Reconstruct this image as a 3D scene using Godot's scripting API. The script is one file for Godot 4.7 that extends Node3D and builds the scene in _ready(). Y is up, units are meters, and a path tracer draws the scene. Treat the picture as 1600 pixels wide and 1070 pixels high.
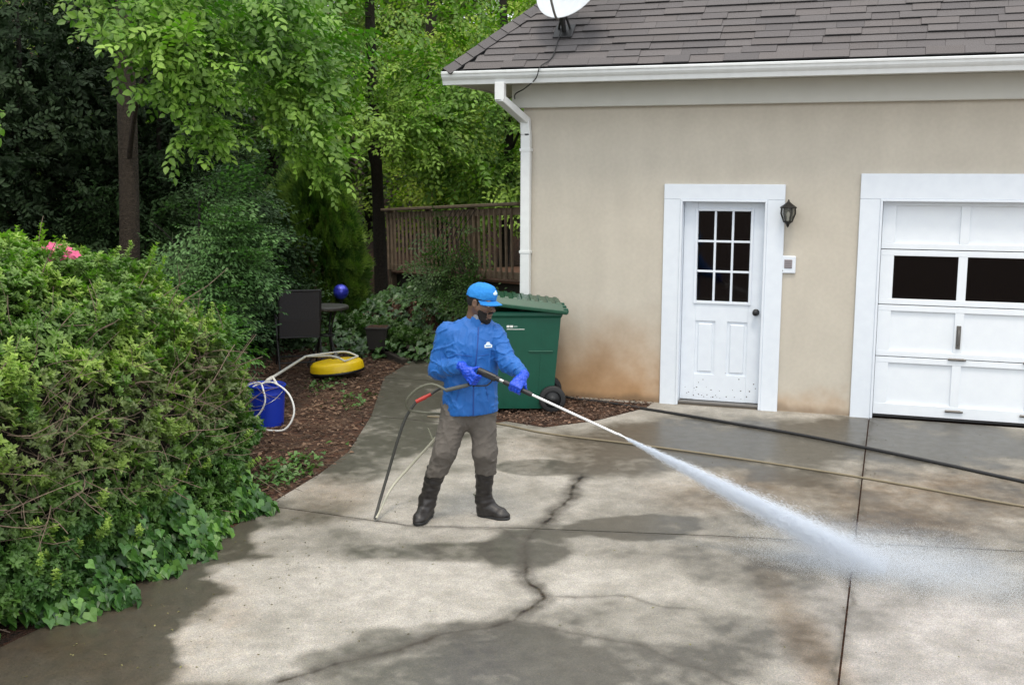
extends Node3D

const SLOPE := 0.03          # the drive falls away from the house, metres per metre
var rng := RandomNumberGenerator.new()
var taken := {}
var mat := {}

# ---------------------------------------------------------------- mesh building
class Geo:
	var v := PackedVector3Array()
	var n := PackedVector3Array()
	var t := PackedVector2Array()
	var t2 := PackedVector2Array()
	var c := PackedColorArray()
	var i := PackedInt32Array()
	var col := Color.WHITE
	func pt(p: Vector3, nn: Vector3, uv := Vector2.ZERO) -> int:
		v.append(p); n.append(nn); t.append(uv); c.append(col)
		return v.size() - 1
	func tri(a: int, b: int, d: int) -> void:
		var g := (v[b] - v[a]).cross(v[d] - v[a])
		if g.dot(n[a] + n[b] + n[d]) > 0.0:
			i.append(a); i.append(d); i.append(b)
		else:
			i.append(a); i.append(b); i.append(d)
	func flat3(a: Vector3, b: Vector3, d: Vector3, up: Vector3) -> void:
		var g := (b - a).cross(d - a).normalized()
		if g.dot(up) < 0.0: g = -g
		var k := pt(a, g); pt(b, g); pt(d, g)
		tri(k, k + 1, k + 2)
	func quad(a: Vector3, b: Vector3, d: Vector3, e: Vector3, out: Vector3) -> void:
		var g := (b - a).cross(d - a)
		if g.length() < 1e-12: g = (d - a).cross(e - a)
		g = g.normalized()
		if g.dot(out) < 0.0: g = -g
		var k := pt(a, g); pt(b, g); pt(d, g); pt(e, g)
		tri(k, k + 1, k + 2); tri(k, k + 2, k + 3)
	func box(lo: Vector3, hi: Vector3, bev := 0.0, x := Transform3D()) -> void:
		var m := (lo + hi) / 2.0
		var h := (hi - lo) / 2.0
		var b: float = minf(bev, minf(h.x, minf(h.y, h.z)) * 0.98)
		var P := func(s: Vector3, ax: int) -> Vector3:
			var q := Vector3(s.x * (h.x - b), s.y * (h.y - b), s.z * (h.z - b))
			q[ax] = s[ax] * h[ax]
			return x * (m + q)
		for ax in 3:
			var a1 := (ax + 1) % 3
			var a2 := (ax + 2) % 3
			for s in [-1.0, 1.0]:
				var q := []
				for uv in [[-1, -1], [1, -1], [1, 1], [-1, 1]]:
					var w := Vector3.ZERO
					w[ax] = s; w[a1] = uv[0]; w[a2] = uv[1]
					q.append(P.call(w, ax))
				var o := Vector3.ZERO
				o[ax] = s
				quad(q[0], q[1], q[2], q[3], x.basis * o)
		if b <= 0.0: return
		for ax in 3:
			var a1 := (ax + 1) % 3
			var a2 := (ax + 2) % 3
			for s1 in [-1.0, 1.0]:
				for s2 in [-1.0, 1.0]:
					var lo_s := Vector3.ZERO
					lo_s[a1] = s1; lo_s[a2] = s2; lo_s[ax] = -1.0
					var hi_s := lo_s
					hi_s[ax] = 1.0
					var o := Vector3.ZERO
					o[a1] = s1; o[a2] = s2
					quad(P.call(lo_s, a1), P.call(lo_s, a2), P.call(hi_s, a2), P.call(hi_s, a1), x.basis * o)
		for sx in [-1.0, 1.0]:
			for sy in [-1.0, 1.0]:
				for sz in [-1.0, 1.0]:
					var w := Vector3(sx, sy, sz)
					flat3(P.call(w, 0), P.call(w, 1), P.call(w, 2), x.basis * w)
	# frustum-like box: bottom rectangle to top rectangle
	func taper(b0: Rect2, y0: float, b1: Rect2, y1: float, x := Transform3D()) -> void:
		var A := []
		var B := []
		for k in [[0, 0], [1, 0], [1, 1], [0, 1]]:
			A.append(x * Vector3(b0.position.x + b0.size.x * k[0], y0, b0.position.y + b0.size.y * k[1]))
			B.append(x * Vector3(b1.position.x + b1.size.x * k[0], y1, b1.position.y + b1.size.y * k[1]))
		var mid := Vector3.ZERO
		for k in 4: mid += (A[k] + B[k]) / 8.0
		for k in 4:
			var l := (k + 1) % 4
			quad(A[k], A[l], B[l], B[k], (A[k] + A[l] + B[k] + B[l]) / 4.0 - mid)
		quad(A[0], A[1], A[2], A[3], A[0] - B[0])
		quad(B[0], B[1], B[2], B[3], B[0] - A[0])
	func tube(p: PackedVector3Array, r: Array, sides := 8, caps := true) -> void:
		var m := p.size()
		if m < 2: return
		var side := Vector3.UP
		if absf((p[1] - p[0]).normalized().y) > 0.9: side = Vector3.RIGHT
		var first := v.size()
		for k in m:
			var d := (p[mini(k + 1, m - 1)] - p[maxi(k - 1, 0)]).normalized()
			side = (side - d * side.dot(d)).normalized()
			var up := d.cross(side)
			var rr: float = r[mini(k, r.size() - 1)]
			for s in sides:
				var a := TAU * s / sides
				var o := side * cos(a) + up * sin(a)
				pt(p[k] + o * rr, o, Vector2(float(s) / sides, float(k)))
		for k in m - 1:
			for s in sides:
				var a := first + k * sides + s
				var b := first + k * sides + (s + 1) % sides
				tri(a, b, b + sides); tri(a, b + sides, a + sides)
		if caps:
			for e in 2:
				var at := 0 if e == 0 else m - 1
				var o := (p[0] - p[1]).normalized() if e == 0 else (p[m - 1] - p[m - 2]).normalized()
				var q := pt(p[at], o)
				var ring := []
				for s in sides: ring.append(pt(v[first + at * sides + s], o))
				for s in sides: tri(q, ring[s], ring[(s + 1) % sides])
	# profile points (radius, height) turned about y
	func lathe(prof: Array, sides := 24, x := Transform3D()) -> void:
		var first := v.size()
		var m := prof.size()
		for k in m:
			var d: Vector2 = prof[mini(k + 1, m - 1)] - prof[maxi(k - 1, 0)]
			var nn := Vector2(d.y, -d.x).normalized()
			for s in sides + 1:
				var a := TAU * s / sides
				pt(x * Vector3(prof[k].x * cos(a), prof[k].y, prof[k].x * sin(a)), (x.basis * Vector3(nn.x * cos(a), nn.y, nn.x * sin(a))).normalized(), Vector2(float(s) / sides, float(k) / m))
		for k in m - 1:
			for s in sides:
				var a := first + k * (sides + 1) + s
				tri(a, a + 1, a + sides + 2); tri(a, a + sides + 2, a + sides + 1)
	# outline in the xy plane pushed along z
	func prism(o: PackedVector2Array, z0: float, z1: float, x := Transform3D()) -> void:
		var f := Geometry2D.triangulate_polygon(o)
		for z in [z0, z1]:
			var nn := x.basis * Vector3(0, 0, 1 if z == maxf(z0, z1) else -1)
			var k := v.size()
			for q in o: pt(x * Vector3(q.x, q.y, z), nn, q)
			for j in range(0, f.size(), 3): tri(k + f[j], k + f[j + 1], k + f[j + 2])
		var ccw := not Geometry2D.is_polygon_clockwise(o)
		for j in o.size():
			var a := o[j]
			var b := o[(j + 1) % o.size()]
			var e := b - a
			var out := Vector3(e.y, -e.x, 0) if ccw else Vector3(-e.y, e.x, 0)
			quad(x * Vector3(a.x, a.y, z0), x * Vector3(b.x, b.y, z0), x * Vector3(b.x, b.y, z1), x * Vector3(a.x, a.y, z1), x.basis * out)
	func ball(at: Vector3, r: Vector3, seg := 16, x := Transform3D()) -> void:
		var first := v.size()
		var rings := seg / 2
		for k in rings + 1:
			var th := PI * k / rings
			for s in seg + 1:
				var a := TAU * s / seg
				var d := Vector3(sin(th) * cos(a), cos(th), sin(th) * sin(a))
				pt(x * (at + d * r), (x.basis * (d / r)).normalized(), Vector2(float(s) / seg, float(k) / rings))
		for k in rings:
			for s in seg:
				var a := first + k * (seg + 1) + s
				if k > 0: tri(a, a + 1, a + seg + 2)
				if k < rings: tri(a, a + seg + 2, a + seg + 1)
	func planar_uv(o: Vector2, s: Vector2, ax := 2) -> void:   # uv from two of the axes
		for k in v.size():
			var p := v[k]
			t[k] = (Vector2(p.x, p.z) - o) / s if ax == 1 else (Vector2(p.x, p.y) - o) / s
	func second_uv(s: float, ax := 2) -> void:
		t2.resize(v.size())
		for k in v.size(): t2[k] = (Vector2(v[k].x, v[k].z) if ax == 1 else Vector2(v[k].x, v[k].y)) / s
	func mesh(m: Material) -> ArrayMesh:
		var a := []
		a.resize(Mesh.ARRAY_MAX)
		a[Mesh.ARRAY_VERTEX] = v; a[Mesh.ARRAY_NORMAL] = n; a[Mesh.ARRAY_TEX_UV] = t; a[Mesh.ARRAY_COLOR] = c; a[Mesh.ARRAY_INDEX] = i
		if t2.size() == v.size(): a[Mesh.ARRAY_TEX_UV2] = t2
		var r := ArrayMesh.new()
		r.add_surface_from_arrays(Mesh.PRIMITIVE_TRIANGLES, a)
		r.surface_set_material(0, m)
		return r

# a field of distances on a grid, meshed by surface nets
class Field:
	var lo: Vector3
	var cell: float
	var nx: int
	var ny: int
	var nz: int
	var f := PackedFloat32Array()
	func _init(a: Vector3, b: Vector3, cs: float) -> void:
		lo = a; cell = cs
		nx = int(ceil((b.x - a.x) / cs)) + 1
		ny = int(ceil((b.y - a.y) / cs)) + 1
		nz = int(ceil((b.z - a.z) / cs)) + 1
		f.resize(nx * ny * nz)
		f.fill(1.0)
	# tapered capsule, squeezed by `fac` along `ax`; k = blend radius; cut = carve it away instead
	func cone(a: Vector3, b: Vector3, ra: float, rb: float, k := 0.03, ax := Vector3.ZERO, fac := 1.0, cut := false) -> void:
		var R := maxf(ra, rb) * maxf(fac, 1.0) + k + cell * 3.0
		var p0 := Vector3(minf(a.x, b.x) - R, minf(a.y, b.y) - R, minf(a.z, b.z) - R)
		var p1 := Vector3(maxf(a.x, b.x) + R, maxf(a.y, b.y) + R, maxf(a.z, b.z) + R)
		var i0 := maxi(0, int((p0.x - lo.x) / cell)); var i1 := mini(nx - 1, int((p1.x - lo.x) / cell) + 1)
		var j0 := maxi(0, int((p0.y - lo.y) / cell)); var j1 := mini(ny - 1, int((p1.y - lo.y) / cell) + 1)
		var k0 := maxi(0, int((p0.z - lo.z) / cell)); var k1 := mini(nz - 1, int((p1.z - lo.z) / cell) + 1)
		var sq := 1.0 / fac - 1.0
		var ba := b - a
		ba += ax * (ba.dot(ax) * sq)
		var l2 := maxf(ba.length_squared(), 1e-9)
		for z in range(k0, k1 + 1):
			for y in range(j0, j1 + 1):
				var row := (z * ny + y) * nx
				for x in range(i0, i1 + 1):
					var q := Vector3(lo.x + x * cell, lo.y + y * cell, lo.z + z * cell) - a
					if sq != 0.0: q += ax * (q.dot(ax) * sq)
					var h := clampf(q.dot(ba) / l2, 0.0, 1.0)
					var d := (q - ba * h).length() - lerpf(ra, rb, h)
					var o := f[row + x]
					if cut:
						d = -d
						var g := maxf(k - absf(d - o), 0.0)
						f[row + x] = maxf(d, o) + g * g / (4.0 * k)
					else:
						var g := maxf(k - absf(d - o), 0.0)
						f[row + x] = minf(d, o) - g * g / (4.0 * k)
	func egg(at: Vector3, r: Vector3, k := 0.02, cut := false) -> void:
		# ellipsoid; distance estimated from the implicit value
		var R := maxf(r.x, maxf(r.y, r.z)) + k + cell * 3.0
		var i0 := maxi(0, int((at.x - R - lo.x) / cell)); var i1 := mini(nx - 1, int((at.x + R - lo.x) / cell) + 1)
		var j0 := maxi(0, int((at.y - R - lo.y) / cell)); var j1 := mini(ny - 1, int((at.y + R - lo.y) / cell) + 1)
		var k0 := maxi(0, int((at.z - R - lo.z) / cell)); var k1 := mini(nz - 1, int((at.z + R - lo.z) / cell) + 1)
		for z in range(k0, k1 + 1):
			for y in range(j0, j1 + 1):
				var row := (z * ny + y) * nx
				for x in range(i0, i1 + 1):
					var q := Vector3(lo.x + x * cell, lo.y + y * cell, lo.z + z * cell) - at
					var u := q / r
					var w := u.length()
					var d := w * (w - 1.0) / maxf((u / r).length(), 1e-6)
					var o := f[row + x]
					if cut: d = -d
					var g := maxf(k - absf(d - o), 0.0)
					f[row + x] = maxf(d, o) + g * g / (4.0 * k) if cut else minf(d, o) - g * g / (4.0 * k)
	func plane(p: Vector3, nn: Vector3) -> void:      # cut away the side the normal points to
		for z in nz:
			for y in ny:
				var row := (z * ny + y) * nx
				for x in nx:
					if f[row + x] < 0.06:
						f[row + x] = maxf(f[row + x], (Vector3(lo.x + x * cell, lo.y + y * cell, lo.z + z * cell) - p).dot(nn))
	func ruffle(noise: FastNoiseLite, amp: float, scale: Vector3, x0 := -9.0, x1 := 9.0) -> void:   # fades out beyond x0..x1
		for z in nz:
			for y in ny:
				var row := (z * ny + y) * nx
				for x in nx:
					var px := lo.x + x * cell
					if absf(f[row + x]) < 0.05 and px > x0 - 0.04 and px < x1 + 0.04:
						f[row + x] += amp * smoothstep(x0 - 0.04, x0 + 0.02, px) * smoothstep(x1 + 0.04, x1 - 0.02, px) * noise.get_noise_3d((lo.x + x * cell) * scale.x, (lo.y + y * cell) * scale.y, (lo.z + z * cell) * scale.z)
	func crease(noise: FastNoiseLite, amp: float, scale: Vector3, x0 := -9.0, x1 := 9.0) -> void:   # sharp folds: ridges where the noise changes sign
		for z in nz:
			for y in ny:
				var row := (z * ny + y) * nx
				for x in nx:
					var px := lo.x + x * cell
					if absf(f[row + x]) < 0.05 and px > x0 - 0.04 and px < x1 + 0.04:
						var q := 1.0 - minf(absf(noise.get_noise_3d(px * scale.x, (lo.y + y * cell) * scale.y, (lo.z + z * cell) * scale.z)) * 2.6, 1.0)
						f[row + x] -= amp * smoothstep(x0 - 0.04, x0 + 0.02, px) * smoothstep(x1 + 0.04, x1 - 0.02, px) * (q * q - 0.25)
	func front(x: float, y: float) -> float:           # the z of the surface met when coming from +z
		var a := clampi(int(round((x - lo.x) / cell)), 0, nx - 1)
		var b := clampi(int(round((y - lo.y) / cell)), 0, ny - 1)
		for z in range(nz - 2, -1, -1):
			var q := f[(z * ny + b) * nx + a]
			if q < 0.0:
				var o := f[((z + 1) * ny + b) * nx + a]
				return lo.z + (z + q / (q - o)) * cell
		return lo.z
	func mesh_into(g: Geo, xf := Transform3D()) -> void:
		var id := PackedInt32Array()
		id.resize(nx * ny * nz)
		id.fill(-1)
		var sy := nx
		var sz := nx * ny
		var off := [0, 1, sy, sy + 1, sz, sz + 1, sz + sy, sz + sy + 1]
		for z in nz - 1:
			for y in ny - 1:
				for x in nx - 1:
					var at := z * sz + y * sy + x
					var a := f[at]
					if a > cell * 3.0 or a < -cell * 3.0: continue
					var m := 0
					for k in 8:
						if f[at + off[k]] < 0.0: m |= 1 << k
					if m == 0 or m == 255: continue
					var s := Vector3.ZERO
					var c := 0
					for e in 12:
						var k0: int
						var k1: int
						if e < 4:
							k0 = e * 2; k1 = k0 + 1
						elif e < 8:
							k0 = [0, 1, 4, 5][e - 4]; k1 = k0 + 2
						else:
							k0 = e - 8; k1 = k0 + 4
						if ((m >> k0) & 1) == ((m >> k1) & 1): continue
						var fa := f[at + off[k0]]
						var fb := f[at + off[k1]]
						var h := fa / (fa - fb)
						var pa := Vector3(k0 & 1, (k0 >> 1) & 1, k0 >> 2)
						var pb := Vector3(k1 & 1, (k1 >> 1) & 1, k1 >> 2)
						s += pa.lerp(pb, h)
						c += 1
					s /= c
					var gr := Vector3(
						f[at + 1] + f[at + 1 + sy] + f[at + 1 + sz] + f[at + 1 + sy + sz] - f[at] - f[at + sy] - f[at + sz] - f[at + sy + sz],
						f[at + sy] + f[at + 1 + sy] + f[at + sy + sz] + f[at + 1 + sy + sz] - f[at] - f[at + 1] - f[at + sz] - f[at + 1 + sz],
						f[at + sz] + f[at + 1 + sz] + f[at + sy + sz] + f[at + 1 + sy + sz] - f[at] - f[at + 1] - f[at + sy] - f[at + 1 + sy])
					var p := lo + (Vector3(x, y, z) + s) * cell
					id[at] = g.pt(xf * p, (xf.basis * gr).normalized(), Vector2(p.x, p.y))
		for z in range(1, nz - 1):
			for y in range(1, ny - 1):
				for x in range(1, nx - 1):
					var at := z * sz + y * sy + x
					var a := f[at]
					if absf(a) > cell * 3.0: continue
					if (a < 0.0) != (f[at + 1] < 0.0): _face(g, id, at, sy, sz)
					if (a < 0.0) != (f[at + sy] < 0.0): _face(g, id, at, 1, sz)
					if (a < 0.0) != (f[at + sz] < 0.0): _face(g, id, at, 1, sy)
	func _face(g: Geo, id: PackedInt32Array, at: int, u: int, w: int) -> void:
		var a := id[at]
		var b := id[at - u]
		var c := id[at - u - w]
		var d := id[at - w]
		if a < 0 or b < 0 or c < 0 or d < 0: return
		g.tri(a, b, c); g.tri(a, c, d)

# ---------------------------------------------------------------- scene helpers
func numbered(called: String) -> String:
	var k: int = taken.get(called, 0)
	taken[called] = k + 1
	return called if k == 0 else "%s_%03d" % [called, k]

func tag(o: Node3D, label: String, category: String, group := "") -> Node3D:
	o.set_meta("label", label)
	o.set_meta("category", category)
	if group: o.set_meta("group", group)
	return o

func thing(called: String, label: String, category: String, at := Vector3.ZERO, turn := 0.0, group := "") -> Node3D:
	var o := Node3D.new()
	o.name = numbered(called)
	add_child(o)
	o.position = at
	o.rotation.y = turn
	return tag(o, label, category, group)

func part(called: String, g: Geo, m: Material, parent: Node) -> MeshInstance3D:
	return part_of(called, g.mesh(m), parent)

func part_of(called: String, m: Mesh, parent: Node, at := Transform3D()) -> MeshInstance3D:
	var o := MeshInstance3D.new()
	o.name = called
	o.mesh = m
	o.transform = at
	parent.add_child(o, true)
	return o

func single(called: String, g: Geo, m: Material, label: String, category: String, group := "") -> MeshInstance3D:
	var o := part(numbered(called), g, m, self)
	tag(o, label, category, group)
	return o

func struct(called: String, g: Geo, m: Material, parent: Node = self) -> MeshInstance3D:
	var o := part(called, g, m, parent)
	if parent == self: o.set_meta("kind", "structure")
	return o

func many(called: String, m: Mesh, xs: Array, cols: PackedColorArray, parent: Node) -> MultiMeshInstance3D:
	var mm := MultiMesh.new()
	mm.transform_format = MultiMesh.TRANSFORM_3D
	mm.use_colors = true
	mm.mesh = m
	mm.instance_count = xs.size()
	for k in xs.size():
		mm.set_instance_transform(k, xs[k])
		mm.set_instance_color(k, cols[k])
	var o := MultiMeshInstance3D.new()
	o.name = called
	o.multimesh = mm
	o.set_meta("kind", "stuff")
	parent.add_child(o, true)
	return o

func lin(r: float, g: float, b: float) -> Color:      # a real-world (linear) base colour as sRGB
	return Color(r, g, b).linear_to_srgb()

func paint(c: Color, rough := 0.7, metal := 0.0) -> StandardMaterial3D:
	var m := StandardMaterial3D.new()
	m.albedo_color = c
	m.roughness = rough
	m.metallic = metal
	return m

func leaf_paint(rough: float, back: Color) -> StandardMaterial3D:
	var m := paint(Color.WHITE, rough)
	m.vertex_color_use_as_albedo = true
	m.cull_mode = BaseMaterial3D.CULL_DISABLED
	m.backlight_enabled = true
	m.backlight = back
	return m

func noise_of(seed_: int, freq: float, oct := 4) -> FastNoiseLite:
	var z := FastNoiseLite.new()
	z.seed = seed_
	z.noise_type = FastNoiseLite.TYPE_SIMPLEX_SMOOTH
	z.frequency = freq
	z.fractal_octaves = oct
	return z

func noise_tex(seed_: int, freq: float, a: Color, b: Color, size := 512, oct := 4) -> NoiseTexture2D:
	var t := NoiseTexture2D.new()
	t.width = size; t.height = size
	t.seamless = true
	t.noise = noise_of(seed_, freq, oct)
	var g := Gradient.new()
	g.set_color(0, a); g.set_color(1, b)
	t.color_ramp = g
	return t

# a paint with mottled colour and fine relief, laid on in world axes
func rough_paint(seed_: int, a: Color, b: Color, rough: float, per_m: float, relief := 0.0, freq := 0.02) -> StandardMaterial3D:
	var m := paint(Color.WHITE, rough)
	m.albedo_texture = noise_tex(seed_, freq, a, b)
	m.uv1_triplanar = true
	m.uv1_world_triplanar = true
	m.uv1_scale = Vector3.ONE * per_m
	if relief > 0.0:
		m.heightmap_enabled = true
		m.heightmap_scale = relief
		m.heightmap_texture = noise_tex(seed_ + 7, 0.08, Color.BLACK, Color.WHITE)
	return m

func curve(p: Array, step := 0.05) -> PackedVector3Array:    # Catmull-Rom through the points
	var o := PackedVector3Array()
	for k in p.size() - 1:
		var a: Vector3 = p[maxi(k - 1, 0)]
		var b: Vector3 = p[k]
		var c: Vector3 = p[k + 1]
		var d: Vector3 = p[mini(k + 2, p.size() - 1)]
		var m := maxi(2, int(b.distance_to(c) / step))
		for j in m:
			o.append(b.cubic_interpolate(c, a, d, float(j) / m))
	o.append(p[p.size() - 1])
	return o

func turn_to(z: Vector3, up := Vector3.UP) -> Basis:         # a basis whose z looks along the vector
	z = z.normalized()
	if absf(z.dot(up)) > 0.98: up = Vector3.RIGHT
	var x := up.cross(z).normalized()
	return Basis(x, z.cross(x), z)

func rdir() -> Vector3:
	var y := rng.randf_range(-1, 1)
	var a := rng.randf() * TAU
	var r := sqrt(1.0 - y * y)
	return Vector3(r * cos(a), y, r * sin(a))

func lay(z: float) -> float:                                 # height of the drive's plane
	return -SLOPE * z

func soil_height(x: float, z: float) -> float:
	var y := lay(clampf(z, -4.0, 14.0)) - 0.014
	var s := smoothstep(-0.6, -4.0, x) * smoothstep(-1.2, -4.0, z) * 0.15
	var bank := smoothstep(-1.7, -3.0, z) * smoothstep(-4.6, -2.9, x + z * 0.15) * 0.55 * smoothstep(0.5, -0.6, x)
	return y + s + bank + smoothstep(-9.0, -34.0, z) * 7.0 + smoothstep(-6.0, -34.0, x) * 5.0

# ---------------------------------------------------------------- the place
func _ready() -> void:
	rng.seed = 20240517
	camera_and_light()
	materials()
	ground()
	driveway()
	house()
	roof()
	wall_things()
	deck()
	trees()
	hedge()
	yard_things()
	bin()
	hoses()
	worker()
	washer()
	litter()

func camera_and_light() -> void:
	var cam := Camera3D.new()
	cam.name = "camera"
	cam.position = Vector3(3.608, 2.2395, 11.01)
	cam.rotation = Vector3(-0.14475, 0.33362, 0.0045)
	cam.fov = 34.506
	cam.near = 0.05
	cam.far = 400.0
	add_child(cam)
	cam.current = true
	var sky := ProceduralSkyMaterial.new()
	sky.sky_top_color = Color(0.97, 0.985, 1.0)
	sky.sky_horizon_color = Color(0.84, 0.86, 0.875)
	sky.sky_curve = 0.35
	sky.ground_bottom_color = Color(0.28, 0.27, 0.24)
	sky.ground_horizon_color = Color(0.55, 0.56, 0.54)
	sky.sky_energy_multiplier = 1.2
	var s := Sky.new()
	s.sky_material = sky
	var e := Environment.new()
	e.background_mode = Environment.BG_SKY
	e.sky = s
	e.background_energy_multiplier = 1.0
	e.tonemap_mode = Environment.TONE_MAPPER_LINEAR
	e.tonemap_exposure = 1.36
	e.sdfgi_enabled = true
	e.ssao_enabled = true
	e.ssil_enabled = true
	e.volumetric_fog_enabled = true
	e.volumetric_fog_density = 0.0
	var w := WorldEnvironment.new()
	w.name = "environment"
	w.environment = e
	add_child(w)
	var sun := DirectionalLight3D.new()
	sun.name = "sun"
	sun.light_energy = 0.45
	sun.light_color = Color(1.0, 0.96, 0.9)
	sun.light_angular_distance = 14.0
	sun.shadow_enabled = true
	add_child(sun)
	sun.look_at_from_position(Vector3(1.5, 12, 5.0), Vector3(0, 0, 0))

func materials() -> void:
	mat.white = rough_paint(11, Color(0.855, 0.88, 0.915), Color(0.88, 0.905, 0.935), 0.5, 0.7)
	mat.garage_white = rough_paint(12, Color(0.885, 0.905, 0.93), Color(0.905, 0.925, 0.945), 0.45, 0.6)
	mat.gutter = rough_paint(13, Color(0.86, 0.87, 0.87), Color(0.90, 0.91, 0.91), 0.35, 0.8)
	mat.soffit = rough_paint(14, Color(0.79, 0.79, 0.765), Color(0.81, 0.81, 0.785), 0.7, 0.4)
	mat.dark_inside = paint(lin(0.02, 0.02, 0.022), 0.9)
	mat.pane = paint(Color(0.012, 0.014, 0.016, 0.8), 0.05)
	mat.pane.transparency = BaseMaterial3D.TRANSPARENCY_ALPHA
	mat.black = paint(lin(0.012, 0.012, 0.013), 0.45)
	mat.rubber = paint(lin(0.016, 0.016, 0.017), 0.6)
	mat.steel = paint(lin(0.42, 0.42, 0.41), 0.35, 0.9)
	mat.hinge = paint(lin(0.16, 0.15, 0.14), 0.5, 0.6)
	mat.bark = rough_paint(21, Color(0.17, 0.145, 0.12), Color(0.36, 0.31, 0.265), 0.95, 1.6, 2.0, 0.03)
	mat.dark_bark = rough_paint(22, Color(0.12, 0.105, 0.09), Color(0.25, 0.22, 0.19), 0.95, 1.6, 1.5, 0.03)
	mat.deck_wood = rough_paint(23, Color(0.33, 0.28, 0.225), Color(0.50, 0.43, 0.355), 0.85, 0.9, 0.4, 0.02)
	mat.deck_top = rough_paint(24, Color(0.30, 0.20, 0.15), Color(0.44, 0.31, 0.24), 0.85, 0.9, 0.4, 0.02)
	mat.soil = rough_paint(25, Color(0.13, 0.085, 0.055), Color(0.40, 0.255, 0.17), 0.95, 0.8, 2.5, 0.025)
	mat.leaf = leaf_paint(0.5, Color(0.62, 0.85, 0.22))
	mat.gloss_leaf = leaf_paint(0.62, Color(0.22, 0.34, 0.1))
	mat.gloss_leaf.metallic_specular = 0.32
	mat.ivy_leaf = leaf_paint(0.42, Color(0.4, 0.6, 0.15))
	mat.twig = rough_paint(26, Color(0.33, 0.27, 0.225), Color(0.56, 0.49, 0.43), 0.9, 2.0)
	mat.dark_twig = paint(lin(0.03, 0.024, 0.018), 0.95)
	mat.straw = paint(Color.WHITE, 0.9)
	mat.straw.vertex_color_use_as_albedo = true

func ground() -> void:
	var g := Geo.new()
	var xs := []
	var zs := []
	for k in 141: xs.append(-14.0 + k * 0.2)
	for k in 16: xs.push_front(-14.0 - pow(k + 1, 1.6))
	for k in 12: xs.append(14.0 + pow(k + 1, 1.8))
	for k in 121: zs.append(-12.0 + k * 0.2)
	for k in 16: zs.push_front(-12.0 - pow(k + 1, 1.6))
	for k in 12: zs.append(12.0 + pow(k + 1, 1.8))
	var bump := noise_of(5, 0.9)
	var H := func(x: float, z: float) -> float:
		var on_drive := smoothstep(-1.0, -0.2, x + smoothstep(3.5, -1.0, z) * 1.1)
		return soil_height(x, z) + bump.get_noise_2d(x, z) * 0.035 * (1.0 - on_drive) - 0.006
	for z in zs:
		for x in xs:
			var y: float = H.call(x, z)
			var dx: float = H.call(x + 0.1, z) - y
			var dz: float = H.call(x, z + 0.1) - y
			g.pt(Vector3(x, y, z), Vector3(-dx, 0.1, -dz).normalized(), Vector2(x, z))
	var w := xs.size()
	for r in zs.size() - 1:
		for q in w - 1:
			var a := r * w + q
			g.tri(a, a + 1, a + w + 1); g.tri(a, a + w + 1, a + w)
	struct("ground", g, mat.soil)

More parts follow.
